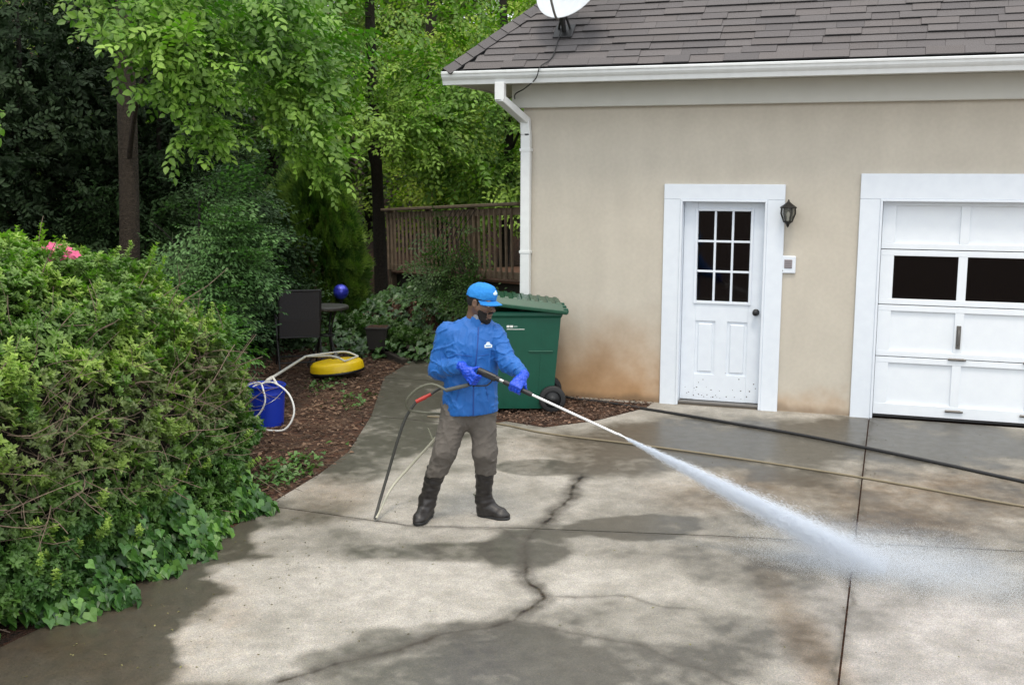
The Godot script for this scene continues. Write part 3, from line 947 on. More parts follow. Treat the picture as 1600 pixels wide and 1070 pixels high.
func roof() -> void:
	var m := 0.95
	var ex := -0.78
	var ez := 0.45
	var ey := 3.345
	var root := group_part("roof", home)
	var deckm := paint(lin(0.03, 0.03, 0.032), 0.95)
	var g := Geo.new()     # two planes that meet at the hip
	var top := 3.2
	var F := func(x: float, t: float) -> Vector3: return Vector3(x, ey - 0.012 + m * t, ez - t)
	g.quad(F.call(ex, 0.0), F.call(8.6, 0.0), F.call(8.6, top), F.call(ex + top, top), Vector3(0, 1, 1))
	g.quad(F.call(ex, 0.0), F.call(ex + top, top), Vector3(ex + top, ey - 0.012 + m * top, -7.6), Vector3(ex, ey - 0.012, -7.6), Vector3(-1, 1, 0))
	g.quad(F.call(8.6, top), F.call(ex + top, top), Vector3(ex + top, ey - 0.012 + m * top, -7.6), Vector3(8.6, ey - 0.012 + m * top, -7.6), Vector3(0, 1, 0))
	part("roof_deck", g, deckm, root)
	# shingles: tabs in staggered courses, five tones, three widths, uneven thickness
	var tones := []
	for k in 6:
		var c := [lin(0.135, 0.119, 0.120), lin(0.15, 0.133, 0.133), lin(0.158, 0.137, 0.134), lin(0.122, 0.109, 0.111), lin(0.140, 0.121, 0.118), lin(0.168, 0.148, 0.147)][k] as Color
		tones.append(rough_paint(60 + k, c.darkened(0.42), c.lightened(0.16), 0.95, 2.2, 0.5, 0.12))
	var meshes := []
	var ang := atan(m)
	for wdt in [0.245, 0.32, 0.40]:
		for th in [0.005, 0.012]:
			var q := Geo.new()
			q.box(Vector3(0.0, 0.0, -0.125), Vector3(wdt - 0.0015, th, 0.0), 0.0015)
			var cut := Geo.new()                 # black strip along the cut asphalt edge
			cut.box(Vector3(0.001, 0.0005, 0.0005), Vector3(wdt - 0.002, th - 0.001, 0.002))
			meshes.append([q, cut])
	var made := {}
	var step := 0.078      # plan distance between courses
	var n := 0
	var rest := Geo.new()
	for row in 30:
		var t := row * step
		var x := ex + t + 0.02 + rng.randf() * 0.25
		var first := true
		while x < 8.5:
			var w := rng.randi() % 3
			var th := rng.randi() % 2
			var width: float = [0.245, 0.32, 0.40][w]
			var tone := rng.randi() % 6
			if rng.randf() < 0.4: tone = rng.randi() % 3
			var bs := Basis(Vector3.RIGHT, ang)
			var at := Vector3(x, ey + m * (t + 0.008) + 0.004 - 0.008, ez - t + 0.014 - 0.008)
			if row == 0: at += Vector3(0, -0.004, 0.012)
			var lift := rng.randf_range(0.09, 0.12)      # each tab lies on the one below it
			bs = bs * Basis(Vector3.RIGHT, -lift)
			at += Vector3(0, 1, m).normalized() * (0.125 * lift - 0.004)
			if row < 14 and x < 5.0 and n < 292:
				var key := [w, th, tone]
				if not made.has(key):
					var am: ArrayMesh = meshes[w * 2 + th][0].mesh(tones[tone])
					var ca: ArrayMesh = meshes[w * 2 + th][1].mesh(deckm)
					am.add_surface_from_arrays(Mesh.PRIMITIVE_TRIANGLES, ca.surface_get_arrays(0))
					am.surface_set_material(1, deckm)
					made[key] = am
				part_of("shingle", made[key], root, Transform3D(bs, at))
				n += 1
			elif row < 20:
				rest.box(Vector3(0.0, 0.0, -0.125), Vector3(width - 0.0015, 0.005 + th * 0.007, 0.0), 0.0, Transform3D(bs, at))
			x += width
	var r := part("shingles_beyond", rest, tones[1], root)
	r.set_meta("kind", "stuff")
	# hip caps, folded over the hip
	var hipdir := Vector3(1, m, -1).normalized()
	var nf := Vector3(0, 1, m).normalized()
	var nl := Vector3(-m, 1, 0).normalized()
	var ef := nf.cross(hipdir).normalized()
	if ef.x < 0.0: ef = -ef
	var el := nl.cross(hipdir).normalized()
	if el.z > 0.0: el = -el
	for k in 16:
		var s := -0.03 + k * 0.155
		var base := Vector3(ex, ey + 0.026, ez) + hipdir * s
		var cg := Geo.new()
		var lift := Vector3(0, 0.016, 0)
		for side in [[ef, nf], [el, nl]]:
			var e: Vector3 = side[0]
			var nn: Vector3 = side[1]
			var a := base + lift
			var b := base + e * 0.13 + nn * 0.012
			var c2 := base + hipdir * 0.24 + e * 0.13
			var d := base + hipdir * 0.24 + Vector3(0, 0.006, 0)
			cg.quad(a, b, c2, d, nn)
			cg.quad(a, b, b - nn * 0.012, a - Vector3(0, 0.014, 0), -hipdir)
			cg.quad(b, c2, c2 - nn * 0.012, b - nn * 0.012, e)
		var hm := cg.mesh(tones[[3, 3, 0, 1][rng.randi() % 4]])
		var eg := Geo.new()
		for side in [[ef, nf], [el, nl]]:
			var e: Vector3 = side[0]
			var nn: Vector3 = side[1]
			var a := base + lift - hipdir * 0.002
			var b := base + e * 0.132 + nn * 0.012 - hipdir * 0.002
			var c2 := base + hipdir * 0.24 + e * 0.132
			eg.quad(a, b, b - nn * 0.013, a - Vector3(0, 0.015, 0), -hipdir)
			eg.quad(b, c2, c2 - nn * 0.013, b - nn * 0.013, e)
		hm.add_surface_from_arrays(Mesh.PRIMITIVE_TRIANGLES, eg.mesh(deckm).surface_get_arrays(0))
		hm.surface_set_material(1, deckm)
		part_of("hip_cap", hm, root)

func wall_things() -> void:
	# lantern
	var l := thing("wall_lantern", "small black carriage lantern on the wall right of the entry door", "wall lamp", Vector3(2.625, 1.95, 0.0))
	var iron := paint(lin(0.014, 0.013, 0.012), 0.5, 0.3)
	var g := Geo.new()
	g.box(Vector3(-0.04, -0.06, 0.0), Vector3(0.04, 0.08, 0.014), 0.006)
	part("back_plate", g, iron, l)
	g = Geo.new()
	g.tube(curve([Vector3(0, 0.03, 0.012), Vector3(0, 0.07, 0.05), Vector3(0, 0.09, 0.1), Vector3(0, 0.075, 0.11)], 0.02), [0.008], 8)
	part("arm", g, iron, l)
	var c := Transform3D(Basis(), Vector3(0, 0, 0.11))
	g = Geo.new()
	g.lathe([Vector2(0.0, 0.135), Vector2(0.008, 0.13), Vector2(0.01, 0.115), Vector2(0.02, 0.105), Vector2(0.045, 0.085), Vector2(0.078, 0.062), Vector2(0.08, 0.052), Vector2(0.07, 0.05), Vector2(0.0, 0.055)], 6, c)
	part("roof_cap", g, iron, l)
	g = Geo.new()
	for k in 6:
		var a := TAU * k / 6.0
		g.tube(PackedVector3Array([Vector3(0.066 * cos(a), 0.052, 0.11 + 0.066 * sin(a)), Vector3(0.07 * cos(a), 0.0, 0.11 + 0.07 * sin(a)), Vector3(0.042 * cos(a), -0.075, 0.11 + 0.042 * sin(a))]), [0.0045], 6)
	g.lathe([Vector2(0.0, -0.07), Vector2(0.045, -0.07), Vector2(0.047, -0.08), Vector2(0.03, -0.09), Vector2(0.016, -0.105), Vector2(0.013, -0.12), Vector2(0.0, -0.135)], 6, c)
	part("cage", g, iron, l)
	g = Geo.new()
	g.lathe([Vector2(0.062, 0.05), Vector2(0.066, 0.0), Vector2(0.039, -0.072)], 6, c)
	var glass := paint(Color(0.5, 0.5, 0.45, 0.3), 0.1)
	glass.transparency = BaseMaterial3D.TRANSPARENCY_ALPHA
	part("glass", g, glass, l)
	g = Geo.new()
	g.lathe([Vector2(0.0, 0.02), Vector2(0.012, 0.01), Vector2(0.016, -0.01), Vector2(0.01, -0.04), Vector2(0.01, -0.068)], 10, c)
	part("bulb", g, paint(lin(0.6, 0.58, 0.5), 0.3), l)
	# intercom plate
	var k := thing("keypad", "square white intercom plate with grey grille below the wall lantern", "keypad", Vector3(2.635, 1.455, 0.0))
	g = Geo.new()
	g.box(Vector3(-0.072, -0.085, 0.0), Vector3(0.072, 0.085, 0.024), 0.008)
	part("plate", g, mat.white, k)
	g = Geo.new()
	g.box(Vector3(-0.036, -0.036, 0.022), Vector3(0.04, 0.05, 0.030), 0.004)
	var gr := part("grille", g, paint(lin(0.30, 0.27, 0.28), 0.7), k)
	for s in 5:
		g = Geo.new()
		g.box(Vector3(-0.03, -0.028 + s * 0.016, 0.0301), Vector3(0.034, -0.022 + s * 0.016, 0.033), 0.001)
		part("louvre", g, paint(lin(0.2, 0.18, 0.19), 0.7), gr)
	g = Geo.new()
	g.ball(Vector3(-0.05, -0.06, 0.024), Vector3(0.007, 0.007, 0.004), 10)
	part("button", g, mat.hinge, k)
	# satellite dish
	var foot := Vector3(0.36, 3.345 + 0.95 * 0.37, 0.08)
	var s := thing("satellite_dish", "round pale grey satellite dish on a black mount on the roof", "satellite dish", foot)
	g = Geo.new()
	g.box(Vector3(-0.10, -0.005, -0.1), Vector3(0.10, 0.012, 0.1), 0.004, Transform3D(Basis(Vector3.RIGHT, atan(0.95)), Vector3(0, 0.035, 0.0)))
	part("foot_plate", g, mat.black, s)
	var mast := [Vector3(0, 0.03, 0.0), Vector3(0.0, 0.13, 0.05), Vector3(0.0, 0.24, 0.06), Vector3(0.01, 0.50, 0.02)]
	g = Geo.new()
	g.tube(curve(mast, 0.03), [0.024], 12)
	g.tube(PackedVector3Array([Vector3(0.07, 0.0, -0.06), Vector3(0.01, 0.24, 0.055)]), [0.012], 8)
	g.tube(PackedVector3Array([Vector3(-0.08, 0.02, -0.04), Vector3(0.0, 0.24, 0.055)]), [0.012], 8)
	part("mast", g, mat.black, s)
	var axis := Vector3(-0.30, 0.42, 0.86).normalized()
	var dx := Transform3D(turn_to(axis) * Basis(Vector3(1, 0, 0), Vector3(0, 0, 1), Vector3(0, -1, 0)), Vector3(0.13, 0.44, 0.14))
	g = Geo.new()
	var pr := []
	for q in 13: pr.append(Vector2(0.385 * q / 12.0, 0.075 * pow(q / 12.0, 2.0)))
	for q in 13: pr.append(Vector2(0.388 * (12 - q) / 12.0, -0.006 + 0.075 * pow((12 - q) / 12.0, 2.0)))
	g.lathe(pr, 48, dx)
	part("reflector", g, rough_paint(91, Color(0.72, 0.74, 0.76), Color(0.80, 0.82, 0.84), 0.45, 1.0), s)
	g = Geo.new()
	g.tube(PackedVector3Array([Vector3(0.01, 0.40, 0.02), dx * Vector3(0, -0.02, 0)]), [0.03, 0.05], 10)
	part("bracket", g, mat.black, s)
	g = Geo.new()
	g.tube(curve([Vector3(0.01, 0.34, 0.04), dx * Vector3(0.0, 0.1, 0.42), dx * Vector3(0, 0.36, 0.22)], 0.05), [0.012], 8)
	g.box(Vector3(-0.03, -0.03, -0.05), Vector3(0.03, 0.03, 0.05), 0.01, Transform3D(dx.basis, dx * Vector3(0, 0.38, 0.2)))
	part("feed_arm", g, mat.hinge, s)
	g = Geo.new()
	g.tube(curve([foot + Vector3(0.0, 0.14, 0.05), foot + Vector3(-0.02, 0.03, 0.06), Vector3(0.33, 3.46, 0.37), Vector3(0.26, 3.365, 0.50), Vector3(0.24, 3.33, 0.525), Vector3(0.2, 3.24, 0.5), Vector3(0.02, 3.165, 0.30), Vector3(-0.13, 3.12, 0.16), Vector3(-0.17, 3.05, 0.0), Vector3(-0.16, 2.9, -0.3)], 0.03), [0.006], 6)
	single("dish_cable", g, mat.rubber, "thin black cable running from the dish over the gutter to the downspout", "cable")

func deck() -> void:
	var A := Vector3(-3.56, 0.90, -4.0)
	var B := Vector3(-0.50, 1.07, -1.18)
	var d := thing("wooden_deck", "weathered brown wooden deck with baluster railing at the house corner", "deck")
	var along := (B - A)
	var L := along.length()
	var u := along / L
	var back := Vector3(u.z, 0, -u.x).normalized()
	if back.z > 0.0: back = -back
	var bs := Basis(u, back.cross(u).normalized() * -1.0, back)
	if bs.y.y < 0.0: bs.y = -bs.y
	var x := Transform3D(Basis(u, bs.y, -back), A)   # x along the rail, y up, z towards the yard
	var h := 0.90
	var g := Geo.new()
	g.box(Vector3(-0.08, h - 0.0, -0.075), Vector3(L + 0.05, h + 0.038, 0.075), 0.006, x)
	part("cap_rail", g, mat.deck_wood, d)
	g = Geo.new()
	g.box(Vector3(0.0, h - 0.11, -0.018), Vector3(L, h - 0.022, 0.018), 0.004, x)
	part("top_rail", g, mat.deck_wood, d)
	g = Geo.new()
	g.box(Vector3(0.0, 0.03, -0.018), Vector3(L, 0.115, 0.018), 0.004, x)
	part("bottom_rail", g, mat.deck_wood, d)
	for k in 4:
		g = Geo.new()
		var px := L * k / 3.0
		g.box(Vector3(px - 0.045, -1.3, -0.11), Vector3(px + 0.045, h - 0.002, -0.02), 0.006, x)
		part("post", g, mat.deck_wood, d)
	var bal := Geo.new()
	bal.box(Vector3(-0.013, 0.0, 0.0), Vector3(0.013, h - 0.06, 0.028), 0.004)
	var bm := bal.mesh(mat.deck_wood)
	var n := int(L / 0.145)
	for k in n:
		part_of("baluster", bm, d, x * Transform3D(Basis(Vector3.UP, rng.randf_range(-0.03, 0.03)), Vector3(0.08 + k * 0.145, 0.03, 0.0185)))
	g = Geo.new()
	g.box(Vector3(-0.05, -0.26, -0.16), Vector3(L + 0.3, -0.03, -0.112), 0.004, x)
	part("rim_joist", g, mat.dark_twig, d)
	for k in 18:
		g = Geo.new()
		var z0 := -0.02 - (k + 1) * 0.146
		g.box(Vector3(-0.06, -0.028, z0), Vector3(L + 0.4, 0.0, z0 + 0.139), 0.004, x)
		part("deck_board", g, mat.deck_top, d)
	for k in 14:            # upright skirting boards below
		g = Geo.new()
		g.box(Vector3(k * 0.30, -1.35, -0.19), Vector3(k * 0.30 + 0.286, -0.1, -0.165), 0.003, x)
		part("skirt_board", g, mat.dark_twig, d)
# ---------------------------------------------------------------- plants
func leaf(g: Geo, at: Vector3, dir: Vector3, up: Vector3, len: float, wid: float, fold := 0.25, droop := 0.2) -> void:
	dir = dir.normalized()
	var side := dir.cross(up).normalized()
	up = side.cross(dir)
	var P := func(s: float) -> Vector3: return at + dir * len * s - up * len * droop * s * s
	var m0: Vector3 = P.call(0.0)
	var m1: Vector3 = P.call(0.33)
	var m2: Vector3 = P.call(0.68)
	var m3: Vector3 = P.call(1.0)
	for s in [-1.0, 1.0]:
		var a: Vector3 = m1 + side * s * wid * 0.5 + up * fold * wid * 0.5
		var b: Vector3 = m2 + side * s * wid * 0.4 + up * fold * wid * 0.4
		g.flat3(m0, m1, a, up)
		g.flat3(m1, m2, b, up); g.flat3(m1, b, a, up)
		g.flat3(m2, m3, b, up)

func shade_col(g: Geo, lo := 0.8, hi := 1.2) -> void:
	var k := rng.randf_range(lo, hi)
	g.col = Color(k, k, k * rng.randf_range(0.85, 1.05))

func stalk(g: Geo, a: Vector3, b: Vector3, r: float) -> void:
	g.col = Color(0.5, 0.42, 0.4)
	g.tube(PackedVector3Array([a, b]), [r, r * 0.4], 3, false)

# a flat drooping twig with leaves on both sides; grows along +z, faces +y
func spray(n: int, len: float, ll: float, lw: float, droop: float) -> Geo:
	var g := Geo.new()
	var P := func(s: float) -> Vector3: return Vector3(sin(s * 5.0) * len * 0.03, -droop * len * s * s, len * s)
	for k in 4: stalk(g, P.call(k / 4.0), P.call((k + 1) / 4.0), 0.0035 * (1.2 - k * 0.25))
	for k in n:
		var s := (k + 0.6) / n
		var sd := 1.0 if k % 2 == 0 else -1.0
		shade_col(g, 0.75, 1.25)
		var d := Vector3(sd * rng.randf_range(0.7, 1.1), rng.randf_range(-0.35, 0.1), rng.randf_range(0.35, 0.9))
		if k == n - 1: d = Vector3(0.1, -0.3, 1)
		leaf(g, P.call(s), d, Vector3(rng.randf_range(-0.3, 0.3), 1, rng.randf_range(-0.3, 0.3)), ll * rng.randf_range(0.75, 1.15), lw * rng.randf_range(0.8, 1.15), rng.randf_range(0.1, 0.4), rng.randf_range(0.1, 0.45))
	return g

# side twigs carrying many small leaflets
func feather(n: int, m: int, len: float, ll: float) -> Geo:
	var g := Geo.new()
	stalk(g, Vector3.ZERO, Vector3(0, -0.05, len), 0.004)
	for k in n:
		var s := (k + 0.5) / n
		var sd := 1.0 if k % 2 == 0 else -1.0
		var a := Vector3(0, -0.05 * s, len * s)
		var d := Vector3(sd, rng.randf_range(-0.25, 0.1), 0.55).normalized()
		var tl := len * 0.42 * (1.15 - s * 0.7)
		stalk(g, a, a + d * tl, 0.002)
		for j in m:
			shade_col(g, 0.75, 1.25)
			var q := a + d * tl * (j + 0.7) / m
			var e := (d * 0.5 + Vector3(0.6 if j % 2 == 0 else -0.6, rng.randf_range(-0.3, 0.2), 0.5 if sd > 0.0 == (j % 2 == 0) else 0.7)).normalized()
			leaf(g, q, e, Vector3(rng.randf_range(-0.3, 0.3), 1, 0), ll * rng.randf_range(0.8, 1.2), ll * 0.5, 0.2, 0.2)
	return g

# a whorl of narrow leaves round an upright shoot (+y)
func whorl(n: int, ll: float, lw: float, open: float) -> Geo:
	var g := Geo.new()
	stalk(g, Vector3(0, -ll * 0.9, 0), Vector3.ZERO, 0.0022)
	for k in n:
		var a := TAU * (k * 0.382) + rng.randf() * 0.4
		var o := open * rng.randf_range(0.6, 1.25)
		shade_col(g, 0.75, 1.25)
		var d := Vector3(cos(a) * o, rng.randf_range(0.35, 0.9), sin(a) * o)
		leaf(g, Vector3(0, -ll * 0.55 * k / n, 0), d, Vector3(-cos(a) * 0.6, 1, -sin(a) * 0.6), ll * rng.randf_range(0.7, 1.15), lw, 0.25, 0.25)
	return g

# flat fan of scale foliage (+y)
func fan(n: int, len: float) -> Geo:
	var g := Geo.new()
	for k in n:
		var a := (k / float(n - 1) - 0.5) * 1.9
		shade_col(g, 0.7, 1.3)
		var d := Vector3(sin(a), cos(a) * 1.0, rng.randf_range(-0.15, 0.15))
		var l := len * (0.55 + 0.45 * cos(a))
		leaf(g, Vector3(0, len * 0.15 * absf(sin(k * 1.7)), 0), d, Vector3(0, 0, 1), l, len * 0.13, 0.3, 0.1)
		for s in [-1.0, 1.0]:
			leaf(g, d * l * 0.45, (d + Vector3(s * 0.7 * cos(a), -s * 0.7 * sin(a), rng.randf_range(-0.2, 0.2))).normalized(), Vector3(0, 0, 1), l * 0.4, len * 0.09, 0.3, 0.1)
	return g

# a heart-shaped ivy leaf on a short stem; faces +y, tip towards +z
func ivy_geo(size: float) -> Geo:
	var g := Geo.new()
	stalk(g, Vector3(0, -size * 0.5, -size * 0.5), Vector3.ZERO, 0.0018)
	var o := [[0, 0.02], [0.28, -0.20], [0.52, 0.02], [0.50, 0.22], [0.30, 0.46], [0.0, 0.95]]
	for s in [-1.0, 1.0]:
		for k in 5:
			shade_col(g, 0.9, 1.1)
			var a := Vector3(s * o[k][0], 0.1 * absf(o[k][0]), o[k][1]) * size
			var b := Vector3(s * o[k + 1][0], 0.1 * absf(o[k + 1][0]) - (0.16 if k == 4 else 0.0), o[k + 1][1]) * size
			g.flat3(Vector3(0, 0, 0.25 * size), a, b, Vector3.UP)
	return g

func hue(a: Color, b: Color, k: float) -> Color:
	var c := a.lerp(b, clampf(k, 0, 1))
	var w := rng.randf_range(0.82, 1.18)
	return Color(c.r * w, c.g * w, c.b * w)

# crown: scatter sprays through lumps of volume, thinned by noise so that gaps show
func crown(parent: Node, called: String, kinds: Array, m: Material, lumps: Array, ca: Color, cb: Color, out_from: Vector3, size := 1.0, gap := -0.12, flat := 0.6, seed_ := 3) -> Array:
	var nz := noise_of(seed_, 0.75, 3)
	var cn := noise_of(seed_ + 50, 0.5, 2)
	var xs := []
	var cs := []
	for k in kinds.size():
		xs.append([])
		cs.append(PackedColorArray())
	for l in lumps:
		var n: int = l[2]
		var tries := 0
		while n > 0 and tries < l[2] * 6:
			tries += 1
			var d := rdir() * pow(rng.randf(), 0.45)
			var p: Vector3 = l[0] + d * l[1]
			if p.y < soil_height(p.x, p.z) + 0.06: continue
			if p.x > -0.75 and p.y < 4.8 and p.z < 1.2: continue
			if nz.get_noise_3d(p.x, p.y * 1.6, p.z) < gap: continue
			n -= 1
			var o := (p - out_from) * Vector3(1, 0, 1)
			var dir := (o.normalized() * 0.9 + rdir() * 0.75 + Vector3(0, -0.15, 0)).normalized()
			var up := (Vector3.UP * flat + rdir() * (1.0 - flat) + o.normalized() * 0.35).normalized()
			if absf(up.dot(dir)) > 0.93: up = Vector3.UP if absf(dir.y) < 0.9 else Vector3.RIGHT
			var b := turn_to(dir, up).scaled_local(Vector3.ONE * size * rng.randf_range(0.75, 1.25))
			var k := rng.randi() % kinds.size()
			xs[k].append(Transform3D(b, p))
			cs[k].append(hue(ca, cb, 0.5 + cn.get_noise_3d(p.x, p.y, p.z) * 1.1 + rng.randf_range(-0.25, 0.25)))
	for k in kinds.size():
		if xs[k].size(): many(called, (kinds[k] as Geo).mesh(m), xs[k], cs[k], parent)
	return xs

func trunk(parent: Node, base: Vector3, top: Vector3, r0: float, r1: float, m: Material, limbs: Array, bend := 0.15) -> void:
	var g := Geo.new()
	var pts := [base - Vector3(0, 0.3, 0)]
	for k in range(1, 5):
		var q := base.lerp(top, k / 5.0)
		pts.append(q + Vector3(rng.randf_range(-1, 1), 0, rng.randf_range(-1, 1)) * bend * r0 * 4.0)
	pts.append(top)
	var c := curve(pts, 0.25)
	var rr := []
	for k in c.size():
		var s := float(k) / (c.size() - 1)
		rr.append(lerpf(r0, r1, s) * (1.0 + 0.35 * exp(-s * 14.0)) * rng.randf_range(0.97, 1.03))
	g.tube(c, rr, 14)
	part("trunk", g, m, parent)
	for l in limbs:
		var lg := Geo.new()
		var s: float = l[0]
		var a := c[int(s * (c.size() - 1))]
		var b: Vector3 = l[1]
		var mid := a.lerp(b, 0.5) + Vector3(rng.randf_range(-0.1, 0.1), a.distance_to(b) * 0.12, rng.randf_range(-0.1, 0.1))
		var lc := curve([a, mid, b], 0.15)
		var lr := []
		for k in lc.size(): lr.append(lerpf(l[2], l[2] * 0.25, float(k) / lc.size()))
		lg.tube(lc, lr, 8)
		part("limb", lg, m, parent)

func trees() -> void:
	var broad := [spray(9, 0.42, 0.125, 0.075, 0.25), spray(11, 0.5, 0.115, 0.07, 0.35), spray(7, 0.34, 0.13, 0.08, 0.2)]
	var mid := [spray(12, 0.5, 0.09, 0.05, 0.2), spray(14, 0.6, 0.085, 0.048, 0.3), feather(8, 4, 0.55, 0.075)]
	var small := [feather(9, 5, 0.42, 0.042), feather(8, 5, 0.36, 0.038)]
	var holly := [whorl(10, 0.085, 0.036, 1.0), whorl(9, 0.075, 0.034, 1.1), spray(12, 0.34, 0.07, 0.034, 0.1)]
	var dark_g := Color(0.022, 0.045, 0.016)
	# the tall tree behind the hedge: its leafy boughs hang in front
	var b := Vector3(-4.41, soil_height(-4.41, 0.97), 0.97)
	var t := thing("tall_tree", "tall straight brown trunk with hanging light green leafy boughs behind the hedge", "tree")
	trunk(t, b, Vector3(-4.86, 9.5, -0.2), 0.118, 0.08, mat.bark, [[0.30, Vector3(-2.9, 3.45, 2.0), 0.035], [0.34, Vector3(-2.3, 3.5, 1.1), 0.035], [0.45, Vector3(-2.9, 4.6, 1.5), 0.04], [0.5, Vector3(-5.6, 5.2, 1.9), 0.04], [0.6, Vector3(-3.6, 6.3, -0.6), 0.04]], 0.05)
	var placed := crown(t, "bough_leaves", broad, mat.leaf, [
		[Vector3(-2.9, 3.42, 2.1), Vector3(0.62, 0.58, 0.55), 260], [Vector3(-2.75, 2.72, 1.95), Vector3(0.34, 0.3, 0.35), 60], [Vector3(-3.4, 3.95, 1.9), Vector3(0.6, 0.5, 0.6), 180],
		[Vector3(-2.45, 3.75, 1.3), Vector3(0.75, 0.5, 0.6), 230], [Vector3(-2.15, 3.05, 1.05), Vector3(0.42, 0.6, 0.45), 190], [Vector3(-1.95, 2.55, 1.0), Vector3(0.28, 0.3, 0.3), 36], [Vector3(-2.9, 4.5, 1.2), Vector3(1.0, 0.6, 0.9), 150],
		[Vector3(-3.12, 2.82, 4.15), Vector3(0.2, 0.22, 0.3), 16], [Vector3(-2.6, 3.4, 0.2), Vector3(0.9, 0.8, 0.5), 170]],
		Color(0.105, 0.225, 0.035), Color(0.29, 0.46, 0.075), Vector3(-4.4, 3, 0.9), 0.66, -0.16, 0.55, 11)
	crown(t, "upper_crown", broad, mat.leaf, [[Vector3(-4.6, 7.2, 0.6), Vector3(2.6, 1.7, 2.4), 150], [Vector3(-5.2, 5.6, 1.2), Vector3(1.8, 0.9, 1.8), 70]], Color(0.07, 0.16, 0.02), Color(0.13, 0.27, 0.03), Vector3(-4.4, 7, 0.9), 1.25, -0.2, 0.55, 12)
	# a few of the nearest leaves one by one
	var lg := Geo.new()
	lg.col = Color(0.15, 0.30, 0.035)
	leaf(lg, Vector3.ZERO, Vector3(0, 0, 1), Vector3.UP, 0.13, 0.08, 0.25, 0.25)
	var lm := lg.mesh(mat.leaf)
	var count := 0
	for x in placed[0]:
		if count >= 150: break
		for j in 2:
			var q: Transform3D = x
			part_of("leaf", lm, t, Transform3D(q.basis * Basis(Vector3.UP, rng.randf_range(-1, 1)), q.origin + rdir() * 0.12))
			count += 1
	# dark evergreens at the far left
	var spots := [[Vector3(-5.75, 0, 2.2), 3.9, 0.95], [Vector3(-6.3, 0, 0.4), 4.6, 1.2], [Vector3(-5.35, 0, -0.9), 4.2, 1.0], [Vector3(-7.2, 0, -1.8), 5.2, 1.4], [Vector3(-8.2, 0, 1.2), 5.6, 1.5], [Vector3(-4.9, 0, 3.6), 2.7, 0.8]]
	var dl := ["dark glossy evergreen shrub beside the tall trunk, nearest the hedge's left end", "dark evergreen tree left of the tall brown trunk", "dark evergreen tree directly behind the tall brown trunk", "tall dark evergreen at the back behind the tall trunk", "tallest dark evergreen at the far left edge", "low dark evergreen bush behind the left end of the hedge"]
	for k in spots.size():
		var s: Array = spots[k]
		var p: Vector3 = s[0]
		p.y = soil_height(p.x, p.z)
		var e := thing("evergreen_tree", dl[k], "tree", Vector3.ZERO, 0.0, "dark evergreens at the left")
		trunk(e, p, p + Vector3(0.1, s[1], 0.0), 0.06, 0.02, mat.dark_bark, [[0.3, p + Vector3(0.5, s[1] * 0.55, 0.3), 0.02], [0.5, p + Vector3(-0.4, s[1] * 0.8, 0.3), 0.02]])
		var r: float = s[2]
		crown(e, "crown", holly, mat.gloss_leaf, [[p + Vector3(0, s[1] * 0.62, 0), Vector3(r, s[1] * 0.45, r), int(1250 * r * r)], [p + Vector3(0, s[1] * 0.25, 0), Vector3(r * 0.9, s[1] * 0.25, r * 0.9), int(420 * r)]], dark_g * 0.8, Color(0.04, 0.068, 0.028), p + Vector3(0, s[1] * 0.5, 0), 1.15, -0.25, 0.3, 20 + k)
	# feathery shrub right of the trunk and the leafy bush over the hedge's far end
	var fb := Vector3(-3.05, soil_height(-3.05, 1.6), 1.5)
	t = thing("feathery_shrub", "feathery blue-green shrub with layered twigs right of the tall trunk", "shrub")
	trunk(t, fb, fb + Vector3(0.1, 2.1, 0.1), 0.03, 0.012, mat.dark_bark, [[0.3, fb + Vector3(0.6, 1.5, 0.2), 0.014], [0.5, fb + Vector3(-0.5, 1.9, 0.1), 0.014]])
	crown(t, "crown", small, mat.leaf, [[Vector3(-2.82, 1.95, 1.6), Vector3(0.46, 0.55, 0.45), 150], [Vector3(-2.72, 1.5, 1.75), Vector3(0.42, 0.5, 0.5), 150], [Vector3(-3.0, 1.0, 1.6), Vector3(0.5, 0.6, 0.5), 140]], Color(0.055, 0.14, 0.045), Color(0.14, 0.27, 0.085), fb + Vector3(0, 1.4, 0), 1.0, -0.12, 0.75, 31)
	fb = Vector3(-2.35, soil_height(-2.35, 2.9), 2.95)
	t = thing("leafy_bush", "light green leafy bush leaning over the far end of the hedge", "shrub")
	trunk(t, fb, fb + Vector3(0.15, 1.3, 0.0), 0.025, 0.01, mat.dark_bark, [[0.3, fb + Vector3(0.5, 1.0, 0.1), 0.012]])
	crown(t, "crown", small, mat.leaf, [[Vector3(-2.3, 1.0, 2.9), Vector3(0.42, 0.5, 0.4), 150], [Vector3(-2.0, 0.75, 3.05), Vector3(0.28, 0.4, 0.3), 80]], Color(0.10, 0.23, 0.05), Color(0.20, 0.38, 0.08), fb + Vector3(0, 0.8, 0), 0.85, -0.2, 0.7, 32)
	# dark shrubs behind the patio set
	var ds := [[Vector3(-4.15, 0, -0.8), 2.3, 0.6], [Vector3(-5.1, 0, -1.5), 2.8, 0.8], [Vector3(-4.15, 0, -1.7), 1.1, 0.42], [Vector3(-4.9, 0, 0.1), 2.2, 0.8]]
	var dsl := ["dark green shrub rising behind the patio chair", "tall dark green shrub between the trunk and the conical evergreen", "low dark green bush behind the patio table", "dark green shrub at the foot of the tall trunk"]
